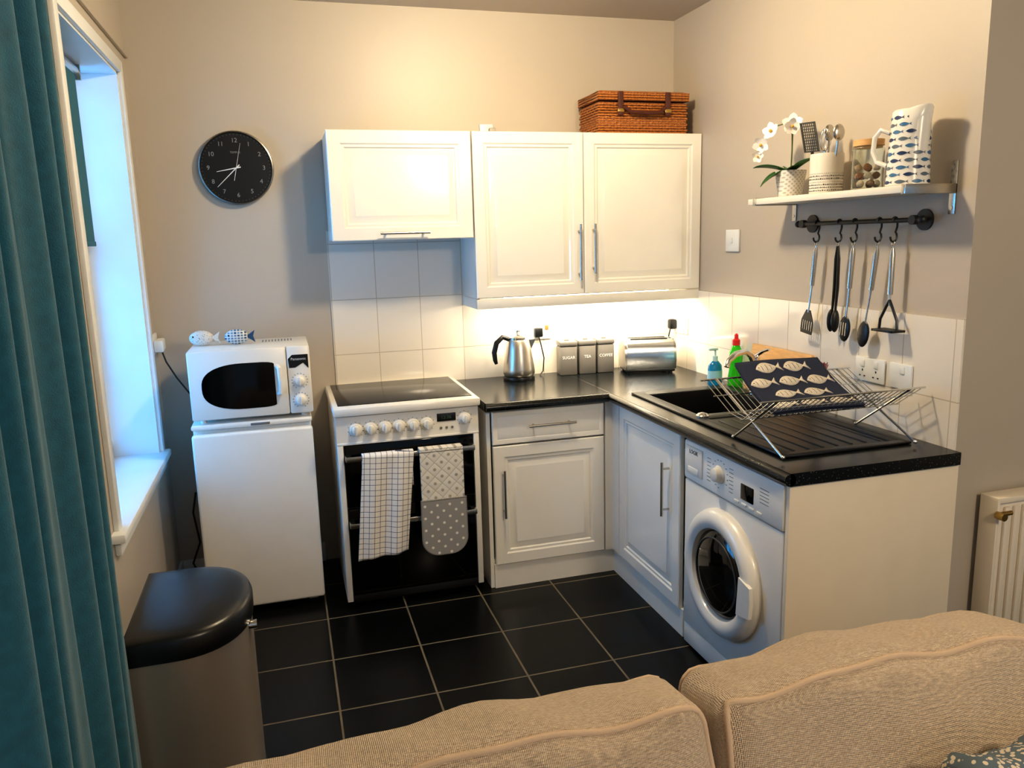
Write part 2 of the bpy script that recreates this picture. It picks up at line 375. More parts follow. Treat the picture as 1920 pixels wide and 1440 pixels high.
def tf(u,v):
    x=-1.835+u*.225; L=.475
    if v<.12:
        s=v/.12; y=HY+.024; z=.56+s*.163; dx=0
    elif v<.2:
        s=(v-.12)/.08; a=math.pi*s; y=HY+.024*math.cos(a); z=.723+.008*math.sin(a); dx=0
    else:
        s=(v-.2)/.8; y=HY-.024-.006*math.sin(u*9+s*2)*s; z=.723-s*(L-.02*u); dx=-.045*s
        y+=.010*math.sin(u*13+1)*s**.7
    return (x+dx,y-.002,z)
g.sheet(tf,40,60)
solo('tea_towel',g,checkm,'white tea towel with thin navy check over the oven handle','tea towel',smooth=80,solid=.004)
def dots(name,base,dot,s,r,axes='xz',quiltb=False):
    m=bpy.data.materials.new(name); m.use_nodes=True; nt=m.node_tree; b=nt.nodes['Principled BSDF']; L=nt.links
    tc=nt.nodes.new('ShaderNodeTexCoord'); mp=nt.nodes.new('ShaderNodeMapping'); mp.inputs['Rotation'].default_value=(0,math.radians(45),0); L.new(tc.outputs['Object'],mp.inputs[0])
    sp=nt.nodes.new('ShaderNodeSeparateXYZ'); L.new(mp.outputs[0],sp.inputs[0])
    def M_(op,a,b_=None,v=None):
        n=nt.nodes.new('ShaderNodeMath'); n.operation=op; L.new(a,n.inputs[0])
        if b_ is not None: L.new(b_,n.inputs[1])
        if v is not None: n.inputs[1].default_value=v
        return n.outputs[0]
    cs=[]
    for a in axes:
        x=M_('DIVIDE',sp.outputs['xyz'.index(a)],v=s); x=M_('ADD',x,v=100.0); x=M_('FRACT',x); x=M_('SUBTRACT',x,v=.5); cs.append(x)
    d=M_('SQRT',M_('ADD',M_('MULTIPLY',cs[0],cs[0]),M_('MULTIPLY',cs[1],cs[1])))
    rr=nt.nodes.new('ShaderNodeValToRGB'); rr.color_ramp.elements[0].position=r; rr.color_ramp.elements[0].color=lin(dot); rr.color_ramp.elements[1].position=r+.03; rr.color_ramp.elements[1].color=lin(base)
    L.new(d,rr.inputs[0]); out=rr.outputs[0]
    if quiltb:
        mxx=M_('MAXIMUM',M_('ABSOLUTE',cs[0]),M_('ABSOLUTE',cs[1]))
        st=M_('GREATER_THAN',mxx,v=.475); mx=nt.nodes.new('ShaderNodeMixRGB'); mx.inputs[2].default_value=lin('#bab3a8'); L.new(st,mx.inputs[0]); L.new(out,mx.inputs[1]); out=mx.outputs[0]
        p=M_('POWER',mxx,v=3.0); p=M_('MULTIPLY',p,v=-6.0)
        bp=nt.nodes.new('ShaderNodeBump'); bp.inputs['Distance'].default_value=.0015; L.new(p,bp.inputs['Height']); L.new(bp.outputs[0],b.inputs['Normal'])
    L.new(out,b.inputs['Base Color']); b.inputs['Roughness'].default_value=.9
    return m
qm=dots('glove_quilt','#e4dfd4','#aaa49a',.046,.14,quiltb=True); qg=dots('glove_grey','#9a9793','#e8e4dc',.04,.14)
def rrect(w,h,r,n=8,top=False):
    pts=[]
    for cx,cy,a0 in [(w-r,h-r if top else h,0),(r,h-r if top else h,90),(r,r,180),(w-r,r,270)]:
        if not top and a0 in(0,90):
            pts.append((w if a0==0 else 0,h)); continue
        for k in range(n+1):
            a=math.radians(a0+90*k/n); pts.append((cx+r*math.cos(a),cy+r*math.sin(a)))
    return pts
M=fr((-1.585,HY-.022,.245))
t=Thing('oven_glove','grey and cream dotted double oven glove on the oven handle','oven glove',(-1.49,HY,.245))
t.part('quilted_panel',G().prism(rrect(.195,.475,.07),.0,.014,M=M).prism([(0,.472),(.195,.472),(.195,.488),(0,.488)],-.04,.014,M=M),qm)
t.part('pocket',G().prism(rrect(.201,.255,.073),.010,.022,M=fr((-1.588,HY-.022,.238))),qg)
t.part('piping',G().tube([(p[0],p[1],.018) for p in rrect(.205,.26,.075)][1:]+[(.205,.26,.018)],.0045,8,M=fr((-1.590,HY-.022,.236)),closed=True),mat('glove_piping','#85827d',.9))
# ---------------------------------------------------------------- base cabinets
def bar(g,M,x0,y0,x1,y1,off=.032,r=.006):
    g.cyl((x0,y0,off),(x1,y1,off),r,n=12,M=M)
    for s in (.12,.88):
        px=x0+(x1-x0)*s; py=y0+(y1-y0)*s; g.cyl((px,py,-.001),(px,py,off),r*.8,n=10,M=M)
    return g
t=Thing('base_cabinet','white base cabinet with a drawer above a panelled door','kitchen cabinet',(-.96,-.3,0))
t.part('body',G().box(-1.262,-1.244,-.622,-.01,.0,.868).box(-.70,-.682,-.60,-.01,.12,.868).box(-1.244,-.70,-.615,-.01,.12,.14).box(-1.244,-.70,-.03,-.01,.14,.868).box(-1.244,-.70,-.615,-.5,.85,.868),white_sat)
t.part('plinth',G().box(-1.244,-.632,-.632,-.614,0,.118),white_sat)
M=fr((-1.238,-.642,.705)); dr=t.part('drawer',G().loops([(i,.553-i,i,.157-i,z) for i,z in [(0,-.02),(0,-.004),(.004,0),(.022,0),(.025,-.002),(.03,0)]],M),white_gloss)
t.part('handle',bar(G(),M,.168,.083,.40,.083),steel,parent=dr)
M=fr((-1.238,-.642,.118)); dr=t.part('door',G().door(M,.553,.58),white_gloss)
t.part('handle',bar(G(),M,.045,.24,.045,.47),steel,parent=dr)
t=Thing('base_cabinet','white corner base cabinet with a tall panelled door under the sink','kitchen cabinet',(-.3,-1.0,0))
Ry=(0,-1,0)
t.part('body',G().box(-.622,-.01,-1.352,-1.334,0,.868).box(-.60,-.01,-.70,-.682,.12,.868).box(-.615,-.01,-1.334,-.70,.12,.14)
   .box(-.644,-.624,-.72,-.624,.12,.868).box(-.68,-.644,-.644,-.624,.12,.868),white_sat)
t.part('plinth',G().box(-.632,-.614,-1.334,-.632,0,.118),white_sat)
M=fr((-.644,-.722,.118),Ry); dr=t.part('door',G().door(M,.592,.742),white_gloss)
t.part('handle',bar(G(),M,.50,.375,.50,.605),steel,parent=dr)
sx0,sx1,sy0,sy1=-.535,-.13,-1.26,-.80
g=G().box(-1.271,0,-.66,-.008,.868,.91).box(-.66,sx0,-2.042,-.66,.868,.91).box(sx1,-.008,-2.042,-.66,.868,.91).box(sx0,sx1,sy1,-.66,.868,.91).box(sx0,sx1,-2.042,sy0,.868,.91)
g.cyl((-1.271,-.66,.889),(-.66,-.66,.889),.0205,n=16).cyl((-.66,-2.042,.889),(-.66,-.66,.889),.0205,n=16)
g.box(-.663,-.66,-.66,-.01,.9095,.9103,mi=1)
solo('worktop',g,[worktop,steel],'black speckled laminate worktop running around the corner','worktop')
solo('end_panel',G().box(-.652,-.001,-2.030,-2.013,0,.867,.002),cream,'plain cream end panel beside the washing machine','cabinet panel')
t=Thing('sink','black composite sink with bowl and ribbed drainer','sink',(-.33,-1.3,.91))
g=G(); z0,z1=.911,.919
g.box(-.585,sx0+.006,-1.90,-.73,z0,z1,.003).box(sx1-.006,-.075,-1.90,-.73,z0,z1,.003).box(sx0,sx1,sy1-.006,-.73,z0,z1,.003).box(sx0,sx1,-1.33,sy0+.006,z0,z1,.003)
g.box(sx0+.002,sx0+.01,sy0+.002,sy1-.002,.76,z0+.002).box(sx1-.01,sx1-.002,sy0+.002,sy1-.002,.76,z0+.002).box(sx0+.01,sx1-.01,sy0+.002,sy0+.01,.76,z0+.002).box(sx0+.01,sx1-.01,sy1-.01,sy1-.002,.76,z0+.002).box(sx0+.002,sx1-.002,sy0+.002,sy1-.002,.75,.76)
t.part('bowl',g,sinkm)
g=G().box(-.56,-.10,-1.885,-1.33,.911,.915).box(-.585,-.555,-1.90,-1.33,z0,z1+.002,.003).box(-.105,-.075,-1.90,-1.33,z0,z1+.002,.003).box(-.56,-.10,-1.90,-1.87,z0,z1+.002,.003)
for k in range(7):
    g.box(-.51+k*.058,-.498+k*.058,-1.84,-1.37,.913,.9175,.002)
t.part('drainer',g,sinkm)
t.part('drain',G().cyl((-.33,-1.03,.759),(-.33,-1.03,.763),.04),chrome)
t.part('plug_knob',G().lathe([(.026,0),(.026,.006),(.018,.014),(.004,.018)],(-.535,-1.295,.919)),chrome)
tx,ty=-.105,-1.0
t=Thing('mixer_tap','chrome mixer tap with a long curved spout behind the dish rack','tap',(tx,ty,.92))
t.part('base',G().lathe([(.026,.001),(.026,.01),(.02,.02),(.019,.13),(.022,.14),(.02,.17),(.008,.18)],(tx,ty,.92)),chrome)
t.part('spout',G().tube([(tx,ty,1.05),(tx-.03,ty-.01,1.10),(tx-.07,ty-.03,1.125),(tx-.13,ty-.05,1.12),(tx-.18,ty-.07,1.095),(tx-.19,ty-.075,1.07)],.013,14),chrome)
t.part('lever',G().tube([(tx,ty,1.095),(tx+.01,ty-.04,1.12),(tx+.015,ty-.08,1.135)],[.009,.008,.006],10),chrome)
# ---------------------------------------------------------------- washing machine
t=Thing('washing_machine','white front-loading washing machine with round dark door','washing machine',(-.33,-1.68,0))
FX=-.652; WY0,WY1=-2.008,-1.372
t.part('body',G().box(FX+.02,-.05,WY0,WY1,.012,.862,.004).box(-.6,-.55,-1.95,-1.9,0,.012).box(-.6,-.55,-1.48,-1.43,0,.012).box(-.15,-.1,-1.95,-1.9,0,.012).box(-.15,-.1,-1.48,-1.43,0,.012),appl)
M=fr((FX,WY1,0),Ry); w=WY1-WY0
t.part('front_panel',G().box(0,w,.10,.702,-.022,0,.006,M=M).box(0,w,.012,.096,-.022,-.004,.004,M=M),appl)
g=G().box(0,w,.706,.861,-.022,.006,.010,M=M)
g.box(.40,.475,.745,.80,.004,.009,.003,mi=1,M=M)
for k in range(4): g.box(.36+k*.045,.39+k*.045,.722,.732,.005,.009,.002,mi=2,M=M)
for k in range(5): g.box(.51,.56,.815-k*.012,.817-k*.012,.006,.0066,mi=3,M=M)
for k in range(14):
    a=math.radians(-30+k*360/16); cx=.262+.052*math.cos(a); cy=.79+.052*math.sin(a)
    g.box(cx-.004,cx+.004,cy-.0012,cy+.0012,.006,.0066,mi=3,M=M)
for i in (0,1):
    for k in range(7): g.box(.175 if i==0 else .325,.20 if i==0 else .35,.745+k*.014,.747+k*.014,.006,.0066,mi=3,M=M)
t.part('control_panel',g,[mat('fascia_white','#f4f3ee',.4,var=.01),blackg,white_sat,print_grey])
g=G().box(.02,.145,.735,.845,.004,.012,.008,M=M).box(.045,.12,.742,.765,.010,.014,.003,M=M)
g.text('LOGIK',.022,M@Matrix.Translation((.085,.825,.0125)),1)
t.part('detergent_drawer',g,[appl,blackp])
t.part('dial',G().lathe([(.034,0),(.034,.006),(.028,.01),(.024,.028),(.02,.03)],M=M@Matrix.Translation((.262,.79,.004))),appl,label='round white programme dial')
cy,cz=.295,.425
Mc=M@Matrix.Translation((cy,cz,0))
d=t.part('door',G().lathe([(.238,-.002),(.238,.012),(.230,.03),(.212,.044),(.185,.046),(.168,.036),(.160,.018)],n=72,M=Mc,closeb=False,closet=False),appl,label='raised white door ring')
t.part('door_glass',G().lathe([(.163,.02),(.155,.026),(.13,.036),(.09,.044),(.04,.048),(.002,.049)],n=64,M=Mc),mat('drum_glass','#0a0a0b',.05,coat=.3),parent=d)
t.part('door_handle',G().prism([(.16,-.075),(.235,-.06),(.24,0),(.235,.05),(.17,.065)],.036,.05,M=Mc),appl,parent=d)
t.part('drum_ring',G().tube([(.135*math.cos(2*math.pi*k/48),.135*math.sin(2*math.pi*k/48),.036) for k in range(48)],.003,8,closed=True,M=Mc),darkgrey,parent=d)
# ---------------------------------------------------------------- wall cabinets
t=Thing('wall_cabinet','short gloss white wall cabinet with lift-up door above cooker','kitchen cabinet',(-1.54,-.15,1.646))
t.part('body',G().box(-1.874,-1.214,-.300,-.009,1.652,2.137,.001),white_sat)
M=fr((-1.876,-.322,1.648)); d=t.part('door',G().door(M,.660,.491,ins=.075),white_gloss)
t.part('handle',bar(G(),M,.215,.032,.445,.032,off=.03),steel,parent=d)
t=Thing('wall_cabinet','tall gloss white double wall cabinet with basket on top','kitchen cabinet',(-.61,-.15,1.31))
t.part('body',G().box(-1.210,-.004,-.300,-.009,1.356,2.137,.001),white_sat)
t.part('light_pelmet',G().box(-1.210,-.004,-.318,-.300,1.305,1.352,.002).box(-1.210,-1.192,-.300,-.009,1.305,1.3555),white_sat)
M=fr((-1.209,-.322,1.357)); d=t.part('door',G().door(M,.556,.782,ins=.07),white_gloss)
t.part('handle',bar(G(),M,.528,.07,.528,.345),steel,parent=d)
M=fr((-.649,-.322,1.357)); d=t.part('door',G().door(M,.645,.782,ins=.07),white_gloss)
t.part('handle',bar(G(),M,.045,.10,.045,.345),steel,parent=d)
t.part('strip_light',G().box(-1.05,-.15,-.26,-.22,1.338,1.355,.003),mat('strip_light_glow','#fff0d0',.5,emit='#ffe2b4',es=13))
def wick(name,c1,c2):
    m=bpy.data.materials.new(name); m.use_nodes=True; nt=m.node_tree; b=nt.nodes['Principled BSDF']; L=nt.links
    tc=nt.nodes.new('ShaderNodeTexCoord')
    w1=nt.nodes.new('ShaderNodeTexWave'); w1.bands_direction='Z'; w1.inputs['Scale'].default_value=26; w1.inputs['Distortion'].default_value=2; w1.inputs['Detail Scale'].default_value=8
    w2=nt.nodes.new('ShaderNodeTexWave'); w2.bands_direction='X'; w2.inputs['Scale'].default_value=18
    L.new(tc.outputs['Object'],w1.inputs[0]); L.new(tc.outputs['Object'],w2.inputs[0])
    mu=nt.nodes.new('ShaderNodeMath'); mu.operation='MULTIPLY'; L.new(w1.outputs['Fac'],mu.inputs[0])
    m2=nt.nodes.new('ShaderNodeMapRange'); m2.inputs[3].default_value=.45; L.new(w2.outputs['Fac'],m2.inputs[0]); L.new(m2.outputs[0],mu.inputs[1])
    r=nt.nodes.new('ShaderNodeValToRGB'); r.color_ramp.elements[0].color=lin(c1); r.color_ramp.elements[1].color=lin(c2); r.color_ramp.elements[0].position=.0;r.color_ramp.elements[1].position=.5
    L.new(mu.outputs[0],r.inputs[0]); L.new(r.outputs[0],b.inputs['Base Color']); b.inputs['Roughness'].default_value=.45
    bp=nt.nodes.new('ShaderNodeBump'); bp.inputs['Distance'].default_value=.004; L.new(mu.outputs[0],bp.inputs['Height']); L.new(bp.outputs[0],b.inputs['Normal'])
    return m
wk=wick('wicker','#6a3515','#cf8540'); leather=mat('brown_leather','#4f2212',.5,var=.15)
bx0,bx1,by0,by1,bz=-.555,-.078,-.285,-.045,2.139
t=Thing('picnic_basket','brown wicker picnic basket with leather straps on the cabinet','basket',((bx0+bx1)/2,-.16,bz))
g=G()
for k in range(11):
    z=bz+.007+k*.0135
    per=[(bx0,by0),(bx1,by0),(bx1,by1),(bx0,by1)]
    P=[]
    for a in range(4):
        p,q=per[a],per[(a+1)%4]; m_=24 if a%2==0 else 12
        for i in range(m_):
            s=i/m_; x=p[0]+(q[0]-p[0])*s; y=p[1]+(q[1]-p[1])*s
            off=.0035*(1 if (i+k)%2 else -1)
            nx,ny=[(0,-1),(1,0),(0,1),(-1,0)][a]
            P.append((x+nx*off,y+ny*off,z))
    g.tube(P,.0068,6,closed=True)
g.box(bx0+.004,bx1-.004,by0+.004,by1-.004,bz+.001,bz+.15)
t.part('body',g,wk)
g=G().box(bx0-.006,bx1+.006,by0-.008,by1+.004,bz+.158,bz+.205,.018,seg=3)
for k in range(3): 
    z=bz+.163+k*.014; g.tube([(bx0-.008,by0-.010,z),(bx1+.008,by0-.010,z),(bx1+.008,by1+.006,z),(bx0-.008,by1+.006,z)],.0075,6,closed=True)
t.part('lid',g,wk)
for x in (bx0+.11,bx1-.11):
    t.part('strap',G().box(x-.014,x+.014,by0-.022,by0-.012,bz+.085,bz+.198,.003).box(x-.018,x+.018,by0-.024,by0-.018,bz+.10,bz+.118,.002,mi=1),[leather,brass])
xm=(bx0+bx1)/2
t.part('handle',G().tube([(xm-.11,by0-.022,bz+.125),(xm-.08,by0-.035,bz+.10),(xm,by0-.038,bz+.094),(xm+.08,by0-.035,bz+.10),(xm+.11,by0-.022,bz+.125)],.010,8),leather)
t=Thing('wall_socket','small white socket with plug on wall above the cabinet','socket',(-1.05,0,2.15))
t.part('plate',G().box(-1.09,-1.02,-.01,0,2.15,2.215,.004),trimw); t.part('plug',G().box(-1.045,-1.01,-.035,-.01,2.16,2.195,.006),mat('plug_grey','#a8a298',.5))
# ---------------------------------------------------------------- worktop items
kx,ky,kz=-.95,-.13,.91
t=Thing('kettle','brushed steel electric kettle with black handle','kettle',(kx,ky,kz))
t.part('base',G().lathe([(.082,0),(.084,.008),(.08,.02),(.072,.024)],(kx,ky,kz)),blackp)
t.part('body',G().lathe([(.078,.024),(.084,.035),(.083,.06),(.075,.11),(.066,.165),(.058,.205),(.054,.212)],(kx,ky,kz),n=40),mat('kettle_steel','#d2cbbf',.3,1,var=.05))
t.part('lid',G().lathe([(.054,.212),(.05,.224),(.035,.234),(.012,.238),(.009,.244),(.014,.252),(.012,.260),(.003,.262)],(kx,ky,kz)),chrome)
t.part('handle',G().tube([(kx-.052,ky,kz+.215),(kx-.085,ky,kz+.228),(kx-.118,ky,kz+.20),(kx-.132,ky,kz+.15),(kx-.128,ky,kz+.11),(kx-.122,ky,kz+.09)],[.012,.013,.014,.014,.012,.009],12),blackp)
t.part('spout',G().prism([(kx+.05,kz+.21),(kx+.088,kz+.21),(kx+.062,kz+.155)],-.02,.02,M=Matrix(((1,0,0,0),(0,0,-1,ky),(0,1,0,0),(0,0,0,1)))),steel)
solo('power_cable',G().tube([(-.81,-.045,1.12),(-.80,-.05,1.08),(-.78,-.04,1.0),(-.79,-.05,.93),(-.81,-.06,.914)],.0035),blackp,'thin black cable of the kettle by the tiles','cable')
t=Thing('wall_socket','white socket on the tiles behind the kettle','socket',(-.80,-.008,1.13))
t.part('plate',G().box(-.87,-.725,-.018,-.008,1.10,1.19,.004),trimw); t.part('plug',G().box(-.83,-.785,-.05,-.018,1.115,1.165,.006),blackp)
t.part('switch',G().box(-.765,-.745,-.022,-.018,1.15,1.175,.001),mat('orange_neon','#d0642a',.5))
canm=mat('grey_canister','#6e6b67',.4,var=.02)
for i,(x,txt,rz) in enumerate([(-.665,'SUGAR',-.12),(-.558,'TEA',-.1),(-.452,'COFFEE',-.08)]):
    t=Thing('storage_canister','square grey metal canister lettered %s'%txt,'canister',(x,-.085,.91),rotz=rz,local=True,group='kitchen canisters')
    g=G().box(-.047,.047,-.047,.047,0,.155,.006)
    g.text(txt,.022,fr((0,-.0475,.095)),1)
    t.part('body',g,[canm,print_white]); t.part('lid',G().box(-.049,.049,-.049,.049,.156,.182,.006).box(-.012,.012,-.004,.004,.18,.19,.003),canm)
t=Thing('toaster','polished chrome two-slice toaster in the worktop corner','toaster',(-.235,-.18,.91),rotz=-.22,local=True)
w2=.125
pf=[(-.082,.022),(-.087,.045)]
for k in range(17):
    a=math.pi*(1-k/16); c,s_=math.cos(a),math.sin(a)
    pf.append((.090*math.copysign(abs(c)**.55,c),.075+.107*abs(s_)**.75))
pf+=[(.087,.045),(.082,.022)]
t.part('body',G().prism(pf,-w2,w2,M=fr((0,0,0),(0,1,0),(0,0,1))),mat('toaster_chrome','#eef4fa',.2,1,var=.02),smooth=60)
g=G().box(-w2-.008,w2+.008,-.086,.086,.008,.024,.006)
for a in(-1,1):
    for b in (-1,1): g.cyl((a*.11,b*.07,0),(a*.11,b*.07,.01),.012,n=12)
t.part('base',g,blackp)
t.part('slots',G().box(-.1,.1,-.04,-.015,.176,.1835).box(-.1,.1,.015,.04,.176,.1835),blackp)
pe=[(a*.95,.02+(b-.02)*.96) for a,b in pf]
t.part('end_cap',G().prism(pe,w2,w2+.014,M=fr((0,0,0),(0,1,0),(0,0,1))),steel)
t.part('end_cap',G().prism(pe,-w2-.014,-w2,M=fr((0,0,0),(0,1,0),(0,0,1))),steel)
t.part('lever',G().box(w2+.012,w2+.034,-.015,.015,.11,.125,.004),blackp)
t.part('dial',G().cyl((w2+.012,-.03,.06),(w2+.026,-.03,.06),.015),blackp)
t=Thing('wall_socket','white double socket with black plug in the tiled corner','socket',(-.008,-.14,1.12))
t.part('plate',G().box(-.018,-.008,-.22,-.07,1.10,1.19,.004),trimw)
t.part('plug',G().box(-.06,-.018,-.11,-.07,1.12,1.175,.01),blackp)
t.part('switch',G().box(-.021,-.018,-.20,-.18,1.13,1.16,.001),trimw)
solo('power_cable',G().tube([(-.05,-.09,1.12),(-.06,-.09,1.08),(-.06,-.06,1.0),(-.055,-.05,.94),(-.06,-.04,.914)],.0035),blackp,'black toaster cable hanging from the corner socket','cable')
t=Thing('light_switch','white square light switch on the wall above the tiles','switch',(0,-.625,1.6))
t.part('plate',G().box(-.01,0,-.69,-.575,1.55,1.655,.003),trimw); t.part('rocker',G().box(-.014,-.01,-.638,-.622,1.59,1.615,.001),trimw)
for (y0,y1,lab) in ((-1.685,-1.535,'white double socket on the tiles behind the dish rack'),(-1.815,-1.71,'white fused switch on the tiles near the wall end')):
    t=Thing('wall_socket',lab,'socket',(-.008,(y0+y1)/2,1.06))
    t.part('plate',G().box(-.018,-.008,y0,y1,1.075,1.165,.003),trimw)
    t.part('switch',G().box(-.022,-.018,y0+.03,y0+.05,1.13,1.155,.001),trimw)
    if y1-y0>.12:
        t.part('switch',G().box(-.022,-.018,y1-.05,y1-.03,1.13,1.155,.001),trimw)
        for yy in (y0+.04,y1-.04):
            t.part('pin_hole',G().box(-.0185,-.0178,yy-.003,yy+.003,1.112,1.12),blackp)
            t.part('pin_hole',G().box(-.0185,-.0178,yy-.016,yy-.008,1.092,1.097),blackp)
            t.part('pin_hole',G().box(-.0185,-.0178,yy+.008,yy+.016,1.092,1.097),blackp)
t=Thing('soap_bottle','clear blue pump bottle of hand soap on the worktop','bottle',(-.125,-.695,.91))
bl=mat('blue_soap','#1b9ad4',.15,trans=.4,var=.03)
t.part('body',G().lathe([(.034,0),(.037,.006),(.037,.07),(.034,.10),(.02,.118),(.014,.122)],(-.125,-.695,.91),sx=1,sy=.7),bl)
t.part('label',G().lathe([(.0376,.03),(.0376,.075)],(-.125,-.695,.91),sx=1,sy=.71),mat('label_lightblue','#9fd4e8',.5))
t.part('pump',G().cyl((-.125,-.695,1.03),(-.125,-.695,1.055),.013,n=14).cyl((-.125,-.695,1.055),(-.125,-.695,1.085),.005,n=10).box(-.16,-.112,-.703,-.687,1.083,1.095,.004),mat('pump_clear','#b8d8dc',.3))
t=Thing('washing_up_bottle','bright green washing-up liquid bottle with red cap','bottle',(-.055,-.765,.91))
gr=mat('green_liquid','#3be01c',.15,trans=.3,var=.03)
gc=(-.055,-.765,.91)
t.part('body',G().lathe([(.034,0),(.037,.008),(.037,.05),(.030,.10),(.034,.14),(.032,.17),(.018,.20),(.014,.205)],gc,sx=1,sy=.8),gr)
t.part('cap',G().lathe([(.018,.203),(.018,.228),(.010,.233),(.009,.252),(.004,.258)],gc),mat('red_cap','#d2201c',.4))
g=G().box(0,.43,0,.215,-.009,.009,.006)
th=math.radians(12)
g2=G(); g2.add(g.v,g.f,0,fr((-.066,-.86,.921),(0,-1,0),(math.sin(th),0,math.cos(th))))
solo('chopping_board',g2,wood,'light wooden chopping board leaning against the tiles','chopping board')
# ---------------------------------------------------------------- dish rack
t=Thing('dish_rack','folding chrome wire dish rack standing on the drainer','dish rack',(-.35,-1.78,.92))
xa,xb=-.61,-.09; ra,rb=-.675,-.03; zf=.925
ya_f,yb_f=-1.64,-1.93; ya_t,yb_t=-1.895,-1.52; za_t,zb_t=1.105,1.115
wire=mat('rack_chrome','#d9d9d6',.18,1,var=.02)
for x in (xa,xb):
    g=G().tube([(x,ya_f,zf),(x,ya_t,za_t)],.004,8).tube([(x,yb_f,zf),(x,yb_t,zb_t)],.004,8)
    for y in (ya_f,yb_f): g.ell((x,y,zf+.002),.007)
    t.part('leg_frame',g,wire)
g=G()
def on(a,s):
    yf,yt,zt_=(ya_f,ya_t,za_t) if a==0 else (yb_f,yb_t,zb_t)
    return yf+(yt-yf)*s, zf+(zt_-zf)*s
for a in (0,1):
    for s in (.55,.78,1.0):
        y,z=on(a,s); g.tube([(ra,y,z),(rb,y,z)],.0036 if s==1 else .0024,8)
n=28
for i in range(n):
    x=ra+.012+(rb-ra-.024)*i/(n-1)
    y1_,z1_=on(0,1); y2_,z2_=on(1,1); yc,zc_=on(0,.55); yd,zd=on(1,.55)
    g.tube([(x,y1_,z1_),(x,yc,zc_),(x,yd,zd),(x,y2_,z2_)],.0016,6)
t.part('basket_wires',g,wire)
def fishpts(L,Hh,n=12):
    top=[];bot=[]
    for i in range(n+1):
        s=i/n; x=s*L*.82; h=Hh*math.sin(math.pi*s)**.8*(1.15-.3*s)
        top.append((x,h*.5)); bot.append((x,-h*.5))
    quads=[[top[i],bot[i],bot[i+1],top[i+1]] for i in range(n)]
    quads.append([(L*.76,0),(L*.84,-Hh*.1),(L,-Hh*.42),(L*.94,0)]); quads.append([(L*.76,0),(L*.94,0),(L,Hh*.42),(L*.84,Hh*.1)])
    return quads
def addfish(g,f,u,v,L,Hh,mi,ang=0,flip=1,detail=None):
    ca,sa=math.cos(ang),math.sin(ang)
    def put(q,mi,fn):
        g.add([fn(u+x*flip*ca-y*sa,v+x*flip*sa+y*ca) for x,y in q],[list(range(len(q)))],mi)
    for q in fishpts(L,Hh): put(q,mi,f)
    if detail:
        dm,fn=detail
        for s in (.28,.50,.70):
            h=Hh*.27*math.sin(math.pi*s); x=s*L*.82
            put([(x,-h),(x+.0012,-h),(x+.0032,0),(x+.002,0)],dm,fn); put([(x+.002,0),(x+.0032,0),(x+.0012,h),(x,h)],dm,fn)
        put([(L*.10,Hh*.05),(L*.13,Hh*.02),(L*.16,Hh*.05),(L*.13,Hh*.10)],dm,fn)
navy=mat('navy_cloth','#16203a',.9,var=.08,bump=.3,bscale=500); creamp=mat('cream_print','#cfc7bb',.9,var=.10,vscale=200)
g=G()
def mf(lift):
    def f(u,v):
        s=v/.34
        y=-1.83+.33*s; z=1.05+.115*s - .02*math.sin(math.pi*s)+.003*math.sin(u*12)
        return (-.575+u+.05*s,y,z+lift)
    return f
f0=mf(0); g.sheet(lambda a,b:f0(a*.36,b*.34),24,20)
g.sheet(lambda a,b:mf(-.008)(a*.36,b*.34),24,20)
f1=mf(.0035); f2=mf(.0045)
for r in range(4):
    for c in range(4):
        L=.108 
        u=.008+c*.117-(.058 if r%2 else 0); v=.045+r*.082
        if u<0: continue
        if u+L<.36: addfish(g,f1,u,v,L,.056,1,.04,1,(0,f2))
solo('tea_towel',g,[navy,creamp],'navy tea towel printed with cream fish, drying on the rack','tea towel',smooth=80,solid=.003)
t=Thing('washing_up_brush','dish brush with dark red bristles in the rack','brush',(-.12,-1.45,.92))
t.part('handle',G().tube([(-.12,-1.40,.921),(-.10,-1.42,1.02),(-.09,-1.43,1.08)],.006),blackp)
g=G(); random.seed(3)
for k in range(40):
    a=random.random()*6.283; r=random.random()*.02; g.tube([(-.09+r*.5*math.cos(a),-1.43+r*.5*math.sin(a),1.078),(-.09+r*math.cos(a)*1.3,-1.43+r*1.3*math.sin(a),1.12+random.random()*.008)],.0018,5)
t.part('bristles',g,mat('red_bristle','#7c1730',.6))
# ---------------------------------------------------------------- shelf
SZ=1.752; ST=1.776
t=Thing('wall_shelf','white wooden shelf on steel brackets fixed to the wall','shelf',(-.1,-1.48,SZ))
t.part('board',G().box(-.20,-.002,-1.915,-1.055,SZ,ST,.002),mat('shelf_white','#e2ddd2',.35,var=.02))
for y in (-1.10,-1.923):
    t.part('bracket',G().box(-.205,-.001,y-.014,y+.004,SZ-.004,ST+.003,.001).box(-.006,0,y-.014,y+.012,SZ-.07,ST+.075,.001).cyl((-.008,y,SZ-.05),(0,y,SZ-.05),.006,n=10).cyl((-.008,y,ST+.055),(0,y,ST+.055),.006,n=10),steel)
ox,oy=-.10,-1.20
t=Thing('potted_orchid','white orchid in a white dotted ceramic pot on the shelf','potted plant',(ox,oy,ST))
potm=dots('dimpled_pot','#dcd8d0','#b9b4aa',.012,.3)
t.part('pot',G().lathe([(.042,0),(.047,.005),(.060,.095),(.061,.105),(.056,.105),(.053,.095)],(ox,oy,ST),closet=True),potm)
t.part('soil',G().cyl((ox,oy,ST+.092),(ox,oy,ST+.10),.053),mat('moss','#3b3420',.9,var=.3,vscale=80))
leafm=mat('orchid_leaf','#2f5a26',.4,var=.15); petal=mat('orchid_petal','#f2ece6',.5,var=.03)
